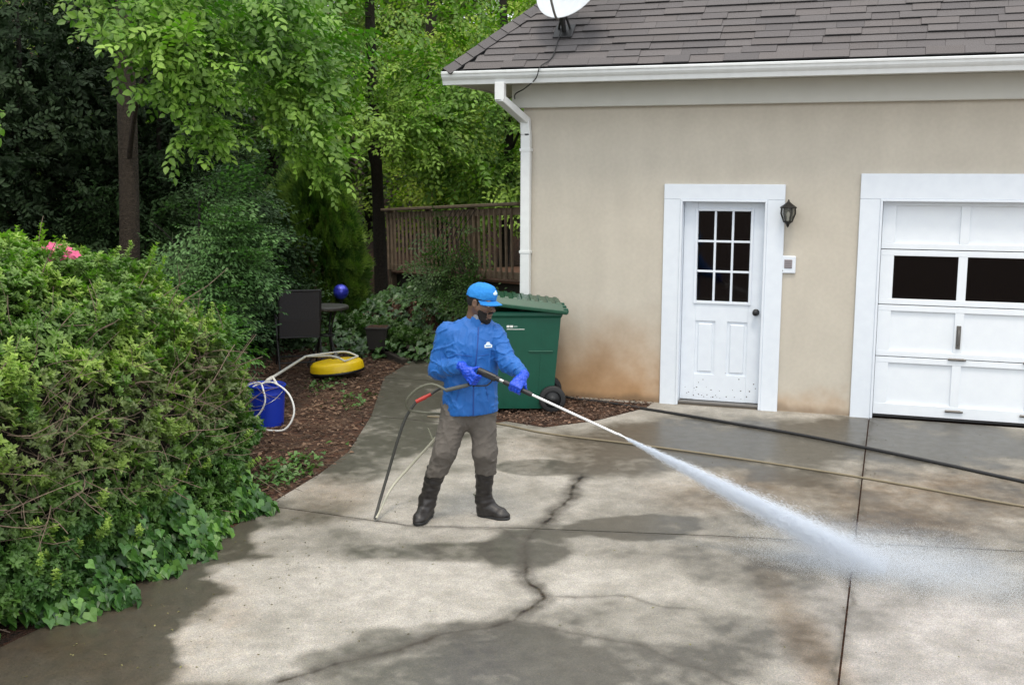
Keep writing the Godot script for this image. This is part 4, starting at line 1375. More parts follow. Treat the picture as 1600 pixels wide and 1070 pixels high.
	for k in ds.size():
		var s: Array = ds[k]
		var p: Vector3 = s[0]
		p.y = soil_height(p.x, p.z)
		var e := thing("dark_shrub", dsl[k], "shrub", Vector3.ZERO, 0.0, "dark shrubs behind the patio set")
		trunk(e, p, p + Vector3(0.05, s[1], 0.0), 0.04, 0.012, mat.dark_bark, [[0.3, p + Vector3(0.3, s[1] * 0.7, 0.2), 0.014]])
		var r: float = s[2]
		crown(e, "crown", [holly[2], small[0], small[1]], mat.gloss_leaf, [[p + Vector3(0, s[1] * 0.6, 0), Vector3(r, s[1] * 0.42, r), int(620 * r * s[1] * 0.5)], [p + Vector3(0, s[1] * 0.2, 0), Vector3(r * 0.9, s[1] * 0.25, r * 0.9), int(150 * r)]], Color(0.03, 0.062, 0.022), Color(0.055, 0.11, 0.035), p + Vector3(0, s[1] * 0.5, 0), 1.1, -0.25, 0.45, 40 + k)
	# conical evergreen
	var ab := Vector3(-4.25, soil_height(-4.25, -2.86), -2.86)
	t = thing("conical_evergreen", "rounded conical evergreen with scale-like bright tips left of the deck", "tree")
	trunk(t, ab, ab + Vector3(0, 2.1, 0), 0.07, 0.01, mat.dark_bark, [])
	var fans := [fan(7, 0.15), fan(9, 0.17)]
	var xs := [[], []]
	var cs := [PackedColorArray(), PackedColorArray()]
	var bn := noise_of(51, 2.2, 3)
	for k in 5200:
		var hh := pow(rng.randf(), 0.8)
		var a := rng.randf() * TAU
		var rad := (0.86 * pow(1.0 - pow(hh, 2.6), 0.55)) * (0.90 + 0.16 * bn.get_noise_3d(cos(a), hh * 3.0, sin(a))) * lerpf(0.55, 1.0, pow(rng.randf(), 0.35))
		var p := ab + Vector3(cos(a) * rad, 0.05 + hh * 2.2, sin(a) * rad)
		var o := Vector3(cos(a), 0.0, sin(a))
		var tip := (Vector3.UP * 0.9 + o * 0.75 + rdir() * 0.3).normalized()
		var zz := o.rotated(Vector3.UP, PI / 2 + rng.randf_range(-0.5, 0.5))
		var bx := Basis(tip.cross(zz).normalized(), tip, tip.cross(zz).normalized().cross(tip)).scaled_local(Vector3.ONE * rng.randf_range(0.7, 1.2))
		var q := rng.randi() % 2
		xs[q].append(Transform3D(bx, p))
		cs[q].append(hue(Color(0.055, 0.125, 0.024), Color(0.24, 0.36, 0.05), 0.35 + bn.get_noise_3d(p.x * 2.0, p.y * 2.0, p.z * 2.0) * 0.9))
	for q in 2: many("crown", (fans[q] as Geo).mesh(mat.leaf), xs[q], cs[q], t)
	# woodland behind the deck and the house
	var wood := [
		[Vector3(-4.45, 0, -5.6), 8.5, 0.11, [[0.28, Vector3(-4.9, 3.4, -5.3), 0.04], [0.33, Vector3(-3.5, 4.0, -5.6), 0.04], [0.42, Vector3(-5.3, 4.6, -5.4), 0.04]], [[Vector3(-4.7, 3.6, -5.2), Vector3(1.0, 0.8, 0.8), 150], [Vector3(-3.6, 3.1, -5.0), Vector3(0.8, 0.55, 0.7), 110], [Vector3(-4.3, 5.8, -5.6), Vector3(2.0, 1.4, 1.6), 110]], 1, "slender dark-trunked tree behind the conical evergreen"],
		[Vector3(-2.7, 0, -6.6), 8.0, 0.09, [[0.3, Vector3(-2.0, 3.4, -6.3), 0.03], [0.4, Vector3(-3.4, 4.1, -6.4), 0.03]], [[Vector3(-2.5, 2.6, -6.0), Vector3(1.2, 0.9, 0.7), 230], [Vector3(-2.9, 3.9, -6.2), Vector3(1.3, 0.8, 0.9), 210], [Vector3(-2.4, 6.0, -6.4), Vector3(1.9, 1.4, 1.5), 90]], 1, "leafy young tree rising behind the deck railing"],
		[Vector3(-1.4, 0, -8.2), 9.0, 0.12, [[0.35, Vector3(-0.8, 4.6, -7.8), 0.04], [0.3, Vector3(-2.2, 4.0, -7.8), 0.04]], [[Vector3(-1.7, 3.0, -7.5), Vector3(1.2, 1.2, 0.9), 260], [Vector3(-1.6, 5.0, -7.9), Vector3(1.6, 1.1, 1.3), 280], [Vector3(-0.8, 6.8, -8.2), Vector3(2.2, 1.6, 1.9), 100]], 2, "bright leafy tree beside the roof's left hip"],
		[Vector3(-6.4, 0, -5.6), 9.5, 0.14, [[0.3, Vector3(-5.6, 3.6, -5.0), 0.05], [0.4, Vector3(-6.9, 4.7, -5.1), 0.05]], [[Vector3(-6.0, 3.6, -4.9), Vector3(1.3, 1.0, 0.9), 260], [Vector3(-6.0, 5.0, -5.2), Vector3(1.5, 1.0, 1.2), 240], [Vector3(-6.5, 7.2, -5.6), Vector3(2.4, 1.6, 2.0), 110]], 0, "broad tree with medium green crown left of the slender tree"],
		[Vector3(-5.2, 0, -9.8), 11.0, 0.15, [[0.3, Vector3(-4.4, 4.2, -9.2), 0.05]], [[Vector3(-5.0, 4.2, -9.1), Vector3(1.7, 1.3, 1.0), 320], [Vector3(-4.6, 2.2, -8.9), Vector3(1.6, 1.2, 0.9), 260], [Vector3(-5.2, 7.0, -9.8), Vector3(2.4, 1.9, 2.0), 120]], 2, "sunlit yellow-green tree in the middle of the woodland"],
		[Vector3(-8.4, 0, -7.6), 11.0, 0.16, [[0.3, Vector3(-7.6, 4.4, -7.0), 0.05]], [[Vector3(-8.1, 4.4, -7.0), Vector3(1.8, 1.5, 1.1), 340], [Vector3(-8.0, 2.2, -6.9), Vector3(1.7, 1.2, 1.0), 260], [Vector3(-8.4, 7.4, -7.6), Vector3(2.6, 1.9, 2.2), 120]], 0, "dense green tree behind the dark evergreens"],
		[Vector3(-2.8, 0, -12.0), 12.0, 0.16, [[0.3, Vector3(-2.2, 4.8, -11.5), 0.05]], [[Vector3(-2.8, 4.4, -11.2), Vector3(1.9, 1.7, 1.1), 360], [Vector3(-2.9, 2.4, -11.0), Vector3(1.9, 1.2, 1.0), 260], [Vector3(-2.8, 7.8, -12.0), Vector3(2.8, 2.1, 2.2), 120]], 2, "pale green tree seen between the deck and the roof edge"],
	]
	for k in wood.size():
		var s: Array = wood[k]
		var p: Vector3 = s[0]
		p.y = soil_height(p.x, p.z)
		var e := thing("woodland_tree", s[6], "tree", Vector3.ZERO, 0.0, "trees behind the deck")
		trunk(e, p, p + Vector3(rng.randf_range(-0.3, 0.3), s[1], 0), s[2], s[2] * 0.5, mat.dark_bark, s[3], 0.3)
		var ca: Color = [Color(0.11, 0.23, 0.042), Color(0.15, 0.285, 0.042), Color(0.24, 0.39, 0.042)][s[5]]
		var cb: Color = [Color(0.24, 0.40, 0.08), Color(0.32, 0.49, 0.075), Color(0.48, 0.60, 0.07)][s[5]]
		crown(e, "crown", mid, mat.leaf, s[4], ca, cb, p + Vector3(0, 4, 0), 1.15, -0.14, 0.6, 60 + k)
	# farther trees up the slope, close enough together to shut out the sky
	var far := [Vector3(-11.5, 0, -3.0), Vector3(-11.0, 0, -8.0), Vector3(-12.5, 0, -13.0), Vector3(-8.6, 0, -13.5), Vector3(-5.6, 0, -15.5), Vector3(-1.8, 0, -16.5), Vector3(-9.6, 0, -18.5), Vector3(-15.5, 0, -17.5), Vector3(-5.0, 0, -21.0), Vector3(2.5, 0, -19.0), Vector3(-14.0, 0, 1.5), Vector3(-12.0, 0, -24.0)]
	var fl := ["tree at the left behind the dark evergreens", "tree up the slope behind the tall dark evergreen", "tree on the left far slope", "tree behind the dense green tree", "tree behind the sunlit yellow-green tree", "tree behind the pale green tree near the roof", "tree high on the slope behind the middle of the wood", "tree high on the slope at the left", "tree at the back of the wood over the deck", "tree behind the house roof", "tree at the far left of the wood", "tree farthest back on the slope"]
	for k in far.size():
		var p: Vector3 = far[k]
		p.y = soil_height(p.x, p.z)
		var e := thing("background_tree", "distant green " + fl[k], "tree", Vector3.ZERO, 0.0, "trees up the slope")
		trunk(e, p, p + Vector3(rng.randf_range(-0.5, 0.5), 12, 0), 0.18, 0.08, mat.dark_bark, [], 0.25)
		crown(e, "crown", mid, mat.leaf, [[p + Vector3(0.3, 2.6, 1.0), Vector3(2.6, 2.2, 1.2), 340], [p + Vector3(-0.2, 6.0, 0.4), Vector3(2.8, 2.4, 1.8), 380], [p + Vector3(0, 9.5, 0), Vector3(3.0, 2.2, 2.4), 130]], Color(0.11, 0.21, 0.045), Color(0.30, 0.41, 0.065), p + Vector3(0, 6, -1), 1.8, -0.2, 0.55, 80 + k)
	# ivy on the bank under the deck, and the vine on its rail
	var iv := ivy_geo(0.085)
	var ix := []
	var ic := PackedColorArray()
	for k in 2600:
		var x := rng.randf_range(-3.9, -0.35)
		var z := rng.randf_range(-3.9, -1.15) + (x + 2.0) * 0.25
		if z > -1.3 and x < -2.3: continue
		if x > -1.9 and z > -1.2 - (x + 1.9) * 0.1: continue
		var y := soil_height(x, z) + pow(rng.randf(), 2.0) * 0.22 + 0.03
		var u := (Vector3(0, 0.9, 0.55) + rdir() * 0.7).normalized()
		ix.append(Transform3D(turn_to(Vector3(rng.randf_range(-1, 1), -0.5, 1), u).scaled_local(Vector3.ONE * rng.randf_range(0.7, 1.4)), Vector3(x, y, z)))
		ic.append(hue(Color(0.025, 0.065, 0.018), Color(0.07, 0.15, 0.035), rng.randf()))
	var bank := many("ivy_bank", iv.mesh(mat.ivy_leaf), ix, ic, self)
	tag(bank, "dark ivy covering the bank below the deck", "ivy")
	t = thing("deck_vine", "leafy vine climbing the middle of the deck railing", "vine")
	var vg := Geo.new()
	for k in 5:
		var p0 := Vector3(-1.95 + k * 0.12, 0.55, -2.25 + k * 0.12)
		vg.tube(curve([p0, p0 + Vector3(0.1, 0.5, 0.12), p0 + Vector3(-0.05, 0.95, 0.05), p0 + Vector3(0.2, 1.35, 0.1)], 0.1), [0.007], 5)
	part("stem", vg, mat.dark_twig, t)
	crown(t, "leaves", small, mat.leaf, [[Vector3(-1.72, 1.35, -2.0), Vector3(0.32, 0.42, 0.2), 48], [Vector3(-1.9, 0.95, -2.1), Vector3(0.35, 0.3, 0.25), 36], [Vector3(-1.3, 0.85, -1.6), Vector3(0.5, 0.2, 0.3), 50]], Color(0.05, 0.11, 0.025), Color(0.10, 0.20, 0.04), Vector3(-1.8, 1.2, -2.6), 0.9, -0.3, 0.5, 95)
	# low clipped edging along the foot of the bank
	t = thing("low_hedge", "low strip of small-leaved hedge at the foot of the ivy bank", "hedge")
	vg = Geo.new()
	vg.tube(curve([Vector3(-3.4, 0.2, -2.3), Vector3(-2.5, 0.2, -1.75), Vector3(-1.9, 0.16, -1.35)], 0.2), [0.035], 8)
	part("twigs", vg, mat.dark_twig, t)
	crown(t, "leaves", [whorl(8, 0.045, 0.02, 1.0)], mat.leaf, [[Vector3(-3.2, 0.3, -2.2), Vector3(0.35, 0.17, 0.22), 260], [Vector3(-2.7, 0.3, -1.9), Vector3(0.4, 0.18, 0.22), 330], [Vector3(-2.2, 0.26, -1.6), Vector3(0.4, 0.17, 0.2), 300]], Color(0.05, 0.10, 0.03), Color(0.10, 0.19, 0.045), Vector3(-2.5, 0, -2.4), 1.0, -0.6, 0.3, 97)

# ---------------------------------------------------------------- the azalea hedge at the drive's edge
func hedge() -> void:
	var C := Vector3(-2.3, 0.1, 5.8)
	var R := Vector3(1.58, 1.70, 2.62)
	var h := thing("azalea_hedge", "big rounded azalea hedge with bare twiggy side along the left edge of the drive", "hedge")
	var lump := noise_of(101, 1.6, 3)
	var S := func(th: float, ph: float) -> Vector3:
		var d := Vector3(cos(th) * cos(ph), sin(th), cos(th) * sin(ph))
		var s := pow(pow(absf(d.x), 2.6) + pow(absf(d.y), 2.6) + pow(absf(d.z), 2.6), -1.0 / 2.6)
		return d * s
	# dense woody heart
	var g := Geo.new()
	var U := 40
	var V := 20
	for j in V + 1:
		for k in U + 1:
			var d: Vector3 = S.call(lerpf(-0.15, PI / 2, float(j) / V), TAU * k / U)
			var p := C + d * R * (0.80 + lump.get_noise_3d(d.x * 3.0, d.y * 3.0, d.z * 3.0) * 0.06)
			g.pt(p, d.normalized())
	for j in V:
		for k in U:
			var a := j * (U + 1) + k
			g.tri(a, a + 1, a + U + 2); g.tri(a, a + U + 2, a + U + 1)
	part("woody_heart", g, rough_paint(103, Color(0.07, 0.06, 0.045), Color(0.22, 0.18, 0.13), 0.95, 1.5, 3.0), h)
	var kinds := [whorl(7, 0.034, 0.0165, 0.85), whorl(8, 0.031, 0.015, 1.0), whorl(6, 0.041, 0.019, 0.75)]
	var xs := [[], [], []]
	var cs := [PackedColorArray(), PackedColorArray(), PackedColorArray()]
	var cn := noise_of(105, 1.1, 3)
	var bare := func(p: Vector3) -> float:       # the side towards the drive is thin and twiggy half way up
		var k := smoothstep(0.2, 0.45, p.y) * (1.0 - smoothstep(0.85, 1.2, p.y + cn.get_noise_2d(p.z * 2.0, 3.0) * 0.5))
		k *= smoothstep(-1.75, -1.1, p.x) * smoothstep(3.5, 4.1, p.z)
		return k
	var tries := 0
	var made := 0
	while made < 50000 and tries < 190000:
		tries += 1
		var th := asin(rng.randf_range(-0.08, 1.0))
		var ph := rng.randf() * TAU
		var d: Vector3 = S.call(th, ph)
		var f := 1.0 + lump.get_noise_3d(d.x * 2.4, d.y * 2.4, d.z * 2.4) * 0.11 + lump.get_noise_3d(d.x * 8.0, d.y * 8.0, d.z * 8.0) * 0.05 - pow(rng.randf(), 2.2) * 0.14
		var p := C + d * R * f
		if p.y < soil_height(p.x, p.z) + 0.02 or p.x < -3.4: continue
		var out := (d / R).normalized()
		var view := out.dot((Vector3(3.6, 2.2, 11) - p).normalized())
		if view < -0.35 and rng.randf() < 0.75: continue
		var bk: float = bare.call(p)
		var patch := cn.get_noise_3d(p.x * 2.6, p.y * 2.6, p.z * 2.6)
		if rng.randf() < bk * (0.8 if patch < 0.15 else 0.2): continue
		var up := (out * 0.8 + Vector3.UP * 0.7 + rdir() * 0.8).normalized()
		var b := turn_to(rdir().cross(up).normalized(), up).scaled_local(Vector3.ONE * rng.randf_range(0.75, 1.35))
		var k := cn.get_noise_3d(p.x * 1.5, p.y * 1.5, p.z * 1.5)
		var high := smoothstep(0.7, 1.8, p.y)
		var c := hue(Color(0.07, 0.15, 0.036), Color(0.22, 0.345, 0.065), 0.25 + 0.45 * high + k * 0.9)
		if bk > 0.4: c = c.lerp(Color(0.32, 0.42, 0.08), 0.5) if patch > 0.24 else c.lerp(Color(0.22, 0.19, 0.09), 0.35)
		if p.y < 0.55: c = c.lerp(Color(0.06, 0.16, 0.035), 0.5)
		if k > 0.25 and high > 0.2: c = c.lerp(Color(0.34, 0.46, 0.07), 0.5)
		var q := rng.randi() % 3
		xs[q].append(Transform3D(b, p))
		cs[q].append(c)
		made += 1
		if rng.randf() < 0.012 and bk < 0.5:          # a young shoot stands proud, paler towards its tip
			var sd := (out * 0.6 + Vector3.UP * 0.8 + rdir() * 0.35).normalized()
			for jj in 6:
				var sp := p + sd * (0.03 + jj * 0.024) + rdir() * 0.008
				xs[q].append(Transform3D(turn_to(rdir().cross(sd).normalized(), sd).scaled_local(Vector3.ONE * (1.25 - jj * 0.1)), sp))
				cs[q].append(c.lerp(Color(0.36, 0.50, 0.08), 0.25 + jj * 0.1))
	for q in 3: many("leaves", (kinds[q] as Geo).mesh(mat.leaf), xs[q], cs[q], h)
	# bare twigs
	g = Geo.new()
	var n := 0
	while n < 560:
		var d: Vector3 = S.call(asin(rng.randf_range(0.0, 0.9)), rng.randf_range(-1.6, 1.5))
		var p := C + d * R * rng.randf_range(0.86, 0.97)
		if bare.call(p) < 0.25 and rng.randf() < 0.85: continue
		n += 1
		var dir := (rdir() * 0.9 + Vector3(0.1, 0.35, 0.0) + (d / R).normalized() * 0.25).normalized()
		var pts := [p]
		for k in 3:
			dir = (dir + rdir() * 0.5).normalized()
			pts.append(pts[-1] + dir * rng.randf_range(0.07, 0.2))
		var r := rng.randf_range(0.0018, 0.0048)
		g.tube(curve(pts, 0.08), [r, r, r * 0.9, r * 0.8, r * 0.7, r * 0.6, r * 0.5], 5, false)
		if n % 2 == 0:
			var e: Vector3 = pts[2]
			var d2 := (dir + rdir()).normalized()
			g.tube(PackedVector3Array([e, e + d2 * 0.1, e + (d2 + rdir() * 0.3) * 0.2]), [r * 0.6, r * 0.4], 4, false)
	var tw := part("twigs", g, mat.twig, h)
	tw.set_meta("kind", "stuff")
	# one cluster of pink blossom near the top
	var bl := Geo.new()
	for k in 5:
		var a := TAU * k / 5.0
		leaf(bl, Vector3.ZERO, Vector3(cos(a), 0.45, sin(a)), Vector3.UP, 0.032, 0.026, 0.1, 0.3)
	var pink := paint(lin(0.62, 0.10, 0.22), 0.6)
	pink.cull_mode = BaseMaterial3D.CULL_DISABLED
	pink.backlight_enabled = true
	pink.backlight = Color(0.5, 0.2, 0.3)
	var bm := bl.mesh(pink)
	for k in 20:
		var p := Vector3(-1.575, 1.765, 5.15) + rdir() * Vector3(0.11, 0.05, 0.11)
		part_of("blossom", bm, h, Transform3D(turn_to(rdir(), Vector3(0.5, 0.8, 0.4)).scaled_local(Vector3.ONE * rng.randf_range(0.8, 1.3)), p))
	# ivy round its foot
	var iv := thing("ivy_border", "broad green ivy spilling over the drive along the foot of the hedge", "ivy")
	var im := [ivy_geo(0.06).mesh(mat.ivy_leaf)]
	for c in [Color(0.5, 0.55, 0.5), Color(1.5, 1.35, 1.2)]:
		pass
	var ix := []
	var ic := PackedColorArray()
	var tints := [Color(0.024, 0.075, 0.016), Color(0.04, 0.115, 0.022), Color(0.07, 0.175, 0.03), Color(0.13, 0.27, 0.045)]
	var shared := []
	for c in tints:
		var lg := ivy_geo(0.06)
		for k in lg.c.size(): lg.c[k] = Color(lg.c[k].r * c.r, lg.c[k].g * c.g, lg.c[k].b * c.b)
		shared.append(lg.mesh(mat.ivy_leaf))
	for k in 8200:
		var z := rng.randf_range(3.75, 8.2)
		var edge := -0.60 - smoothstep(5.6, 8.2, z) * 0.62 - smoothstep(4.3, 3.7, z) * 0.45 + lump.get_noise_2d(z * 1.3, 4.0) * 0.34 + lump.get_noise_2d(z * 5.0, 9.0) * 0.12
		var s := pow(rng.randf(), 1.4)
		var x := edge - s * 0.75 - 0.13 * smoothstep(5.6, 5.0, z)
		var hh := (0.04 + 0.72 * pow(s, 0.75) * (0.85 + lump.get_noise_2d(z * 1.1, 30.0) * 1.2)) * rng.randf_range(0.35, 1.0)
		var p := Vector3(x, lay(z) + hh, z)
		p += rdir() * 0.05
		p.y = maxf(p.y, lay(p.z) + 0.012)
		var u := (Vector3(0.55, 0.8, 0.25) + rdir() * 0.95).normalized()
		var x3 := Transform3D(turn_to(Vector3(0.7, -0.7, rng.randf_range(-0.9, 0.9)), u).scaled_local(Vector3.ONE * rng.randf_range(0.7, 1.45)), p)
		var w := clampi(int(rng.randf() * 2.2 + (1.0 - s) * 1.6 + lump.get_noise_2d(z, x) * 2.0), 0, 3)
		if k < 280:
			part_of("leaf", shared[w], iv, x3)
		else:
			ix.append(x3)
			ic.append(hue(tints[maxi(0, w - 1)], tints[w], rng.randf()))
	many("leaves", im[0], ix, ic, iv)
	g = Geo.new()
	for k in 26:
		var z := 3.9 + k * 0.165
		var x := -0.72 - smoothstep(5.6, 8.2, z) * 0.62
		g.tube(curve([Vector3(x - 0.5, lay(z) + 0.25, z), Vector3(x - 0.1, lay(z) + 0.12, z + 0.1), Vector3(x + 0.1, lay(z) + 0.015, z + rng.randf_range(-0.2, 0.2))], 0.06), [0.0035], 4)
	part("runners", g, mat.twig, iv)

# ---------------------------------------------------------------- things in the yard
func rod(g: Geo, a: Vector3, b: Vector3, r: float, sides := 8) -> void:
	g.tube(PackedVector3Array([a, b]), [r], sides)

func yard_things() -> void:
	var dark := paint(lin(0.022, 0.021, 0.022), 0.55, 0.3)
	var cloth := rough_paint(111, Color(0.17, 0.165, 0.175), Color(0.25, 0.24, 0.25), 0.85, 6.0)
	# sling chair, turned a little to the right
	var gy := soil_height(-3.05, -0.45) + 0.005
	var c := thing("patio_chair", "dark grey sling-back patio chair on the mulch behind the hedge", "chair", Vector3(-3.08, gy, -0.48), 0.62)
	var g := Geo.new()
	# chair faces its own +x... the back is seen first
	var back_ := PackedVector3Array([Vector3(0, 0.42, 0.16), Vector3(0, 0.62, 0.22), Vector3(0, 0.96, 0.30)])
	for s in 2:
		var a := back_[s]
		var b := back_[s + 1]
		g.box(Vector3(-0.235, 0, -0.006), Vector3(0.235, a.distance_to(b), 0.006), 0.003, Transform3D(Basis(Vector3.RIGHT, (b - a).normalized(), Vector3.RIGHT.cross((b - a).normalized())), a))
	part("sling_back", g, cloth, c)
	g = Geo.new()
	g.box(Vector3(-0.235, 0.40, -0.26), Vector3(0.235, 0.415, 0.18), 0.006)
	part("seat", g, cloth, c)
	for s in [-1.0, 1.0]:
		g = Geo.new()
		g.tube(curve([Vector3(s * 0.25, 0.0, 0.36), Vector3(s * 0.25, 0.40, 0.02), Vector3(s * 0.25, 0.60, -0.22), Vector3(s * 0.25, 0.63, -0.26), Vector3(s * 0.25, 0.63, 0.2)], 0.05), [0.0125], 8)
		part("arm_frame", g, dark, c)
		g = Geo.new()
		g.tube(PackedVector3Array([Vector3(s * 0.24, 0.0, -0.34), Vector3(s * 0.24, 0.40, 0.1), Vector3(s * 0.24, 0.64, 0.225), Vector3(s * 0.24, 0.97, 0.305)]), [0.0125], 8)
		part("leg", g, dark, c)
	g = Geo.new()
	rod(g, Vector3(-0.24, 0.97, 0.305), Vector3(0.24, 0.97, 0.305), 0.0125)
	rod(g, Vector3(-0.25, 0.12, 0.26), Vector3(0.25, 0.12, 0.26), 0.01)
	rod(g, Vector3(-0.24, 0.12, -0.23), Vector3(0.24, 0.12, -0.23), 0.01)
	rod(g, Vector3(-0.24, 0.40, -0.26), Vector3(0.24, 0.40, -0.26), 0.0125)
	part("stretcher", g, dark, c)
	# bistro table behind it
	gy = soil_height(-2.88, -0.75)
	var t := thing("patio_table", "small round dark bistro table behind the patio chair", "table", Vector3(-2.86, gy, -0.78))
	g = Geo.new()
	g.lathe([Vector2(0, 0.74), Vector2(0.26, 0.74), Vector2(0.27, 0.73), Vector2(0.27, 0.70), Vector2(0.25, 0.695), Vector2(0, 0.70)], 28)
	part("table_top", g, rough_paint(112, Color(0.20, 0.19, 0.18), Color(0.32, 0.31, 0.29), 0.5, 4.0), t)
	for k in 3:
		var a := TAU * k / 3.0 + 0.4
		g = Geo.new()
		g.tube(curve([Vector3(cos(a) * 0.18, 0.70, sin(a) * 0.18), Vector3(cos(a) * 0.08, 0.38, sin(a) * 0.08), Vector3(cos(a) * 0.25, 0.0, sin(a) * 0.25)], 0.06), [0.012], 8)
		part("leg", g, dark, t)
	g = Geo.new()
	g.lathe([Vector2(0.09, 0.37), Vector2(0.1, 0.38), Vector2(0.09, 0.39)], 16)
	part("ring", g, dark, t)
	# gazing ball on a stake
	gy = soil_height(-3.55, -2.5)
	t = thing("gazing_ball", "shiny blue glass gazing ball on a thin stake before the conical evergreen", "garden ornament", Vector3(-3.5, gy, -2.36))
	g = Geo.new()
	g.ball(Vector3(0, 0.745 - gy, 0), Vector3.ONE * 0.105, 28)
	var blue := paint(Color.WHITE, 0.08, 0.3)
	blue.albedo_texture = noise_tex(116, 0.012, Color(0.05, 0.09, 0.62), Color(0.30, 0.34, 0.90), 256, 2)
	blue.clearcoat_enabled = true
	blue.clearcoat = 1.0
	part("ball", g, blue, t)
	g = Geo.new()
	g.lathe([Vector2(0.0, 0.62 - gy), Vector2(0.06, 0.66 - gy), Vector2(0.07, 0.675 - gy), Vector2(0.05, 0.66 - gy), Vector2(0.02, 0.60 - gy), Vector2(0.012, 0.5 - gy), Vector2(0.01, 0.0)], 12)
	part("stake", g, dark, t)
	# square planter and landscape edging
	gy = soil_height(-2.72, -2.0)
	t = thing("planter", "dark square planter standing on the mulch before the ivy bank", "planter", Vector3(-2.55, gy - 0.01, -1.55), 0.3)
	g = Geo.new()
	g.taper(Rect2(-0.11, -0.11, 0.22, 0.22), 0.0, Rect2(-0.135, -0.135, 0.27, 0.27), 0.27)
	g.box(Vector3(-0.145, 0.255, -0.145), Vector3(0.145, 0.285, 0.145), 0.006)
	part("pot", g, paint(lin(0.02, 0.017, 0.015), 0.7), t)
	g = Geo.new()
	g.box(Vector3(-0.13, 0.24, -0.13), Vector3(0.13, 0.288, 0.13), 0.01)
	part("soil", g, mat.soil, t)
	g = Geo.new()
	var ed := [Vector3(-4.1, 0, -3.3), Vector3(-3.4, 0, -2.55), Vector3(-2.65, 0, -1.75), Vector3(-1.97, 0, -1.1)]
	for k in ed.size(): ed[k].y = soil_height(ed[k].x, ed[k].z) + 0.03
	for k in 3:
		var a: Vector3 = ed[k]
		var b: Vector3 = ed[k + 1]
		g.box(Vector3(-0.04, -0.06, 0.006), Vector3(0.04, 0.045, a.distance_to(b) - 0.006), 0.008, Transform3D(turn_to(b - a), a))
	single("edging_timber", g, mat.dark_twig, "dark landscape timber edging from the bank to the far end of the path", "garden edging")
	bucket()
	surface_cleaner()

func bucket() -> void:
	var y := lay(2.0) - 0.012
	var o := Vector3(-1.985, y, 2.02)
	var t := thing("bucket", "bright blue plastic bucket standing on the mulch beside the hedge", "bucket", o)
	var blue := paint(lin(0.008, 0.035, 0.40), 0.35)
	var g := Geo.new()
	g.lathe([Vector2(0.0, 0.0), Vector2(0.148, 0.0), Vector2(0.155, 0.01), Vector2(0.172, 0.30), Vector2(0.178, 0.302), Vector2(0.178, 0.322), Vector2(0.175, 0.325), Vector2(0.176, 0.372), Vector2(0.185, 0.376), Vector2(0.187, 0.39), Vector2(0.180, 0.398), Vector2(0.172, 0.392), Vector2(0.166, 0.32), Vector2(0.145, 0.015), Vector2(0.0, 0.012)], 36)
	part("shell", g, blue, t)
	g = Geo.new()
	for s in [-1.0, 1.0]:
		g.tube(PackedVector3Array([Vector3(s * 0.172, 0.35, 0), Vector3(s * 0.198, 0.35, 0)]), [0.018], 10)
	part("ear", g, blue, t)
	g = Geo.new()
	g.tube(curve([Vector3(-0.19, 0.35, 0.0), Vector3(-0.17, 0.26, 0.12), Vector3(-0.02, 0.21, 0.185), Vector3(0.14, 0.26, 0.14), Vector3(0.19, 0.35, 0.0)], 0.03), [0.003], 6)
	part("bail_handle", g, mat.steel, t)
	# white hose in loops over it
	var w := paint(lin(0.72, 0.72, 0.70), 0.4)
	g = Geo.new()
	var q := []
	for s in [[0.02, 0.42, 0.06], [0.16, 0.43, 0.10], [0.33, 0.34, 0.14], [0.40, 0.18, 0.18], [0.33, 0.03, 0.24], [0.12, 0.016, 0.27], [-0.08, 0.016, 0.30], [-0.24, 0.016, 0.22]]: q.append(o + Vector3(s[0], s[1], s[2]))
	g.tube(curve(q, 0.03), [0.0095], 8)
	q = []
	for s in [[0.02, 0.42, 0.06], [-0.06, 0.38, 0.16], [-0.15, 0.2, 0.20], [-0.10, 0.11, 0.21], [0.02, 0.13, 0.20], [0.10, 0.26, 0.19], [0.08, 0.37, 0.18], [0.0, 0.43, 0.12], [-0.14, 0.38, 0.15], [-0.22, 0.25, 0.17]]: q.append(o + Vector3(s[0], s[1], s[2]))
	g.tube(curve(q, 0.03), [0.0085], 8)
	single("white_hose", g, w, "thin white hose looped over the blue bucket", "hose")

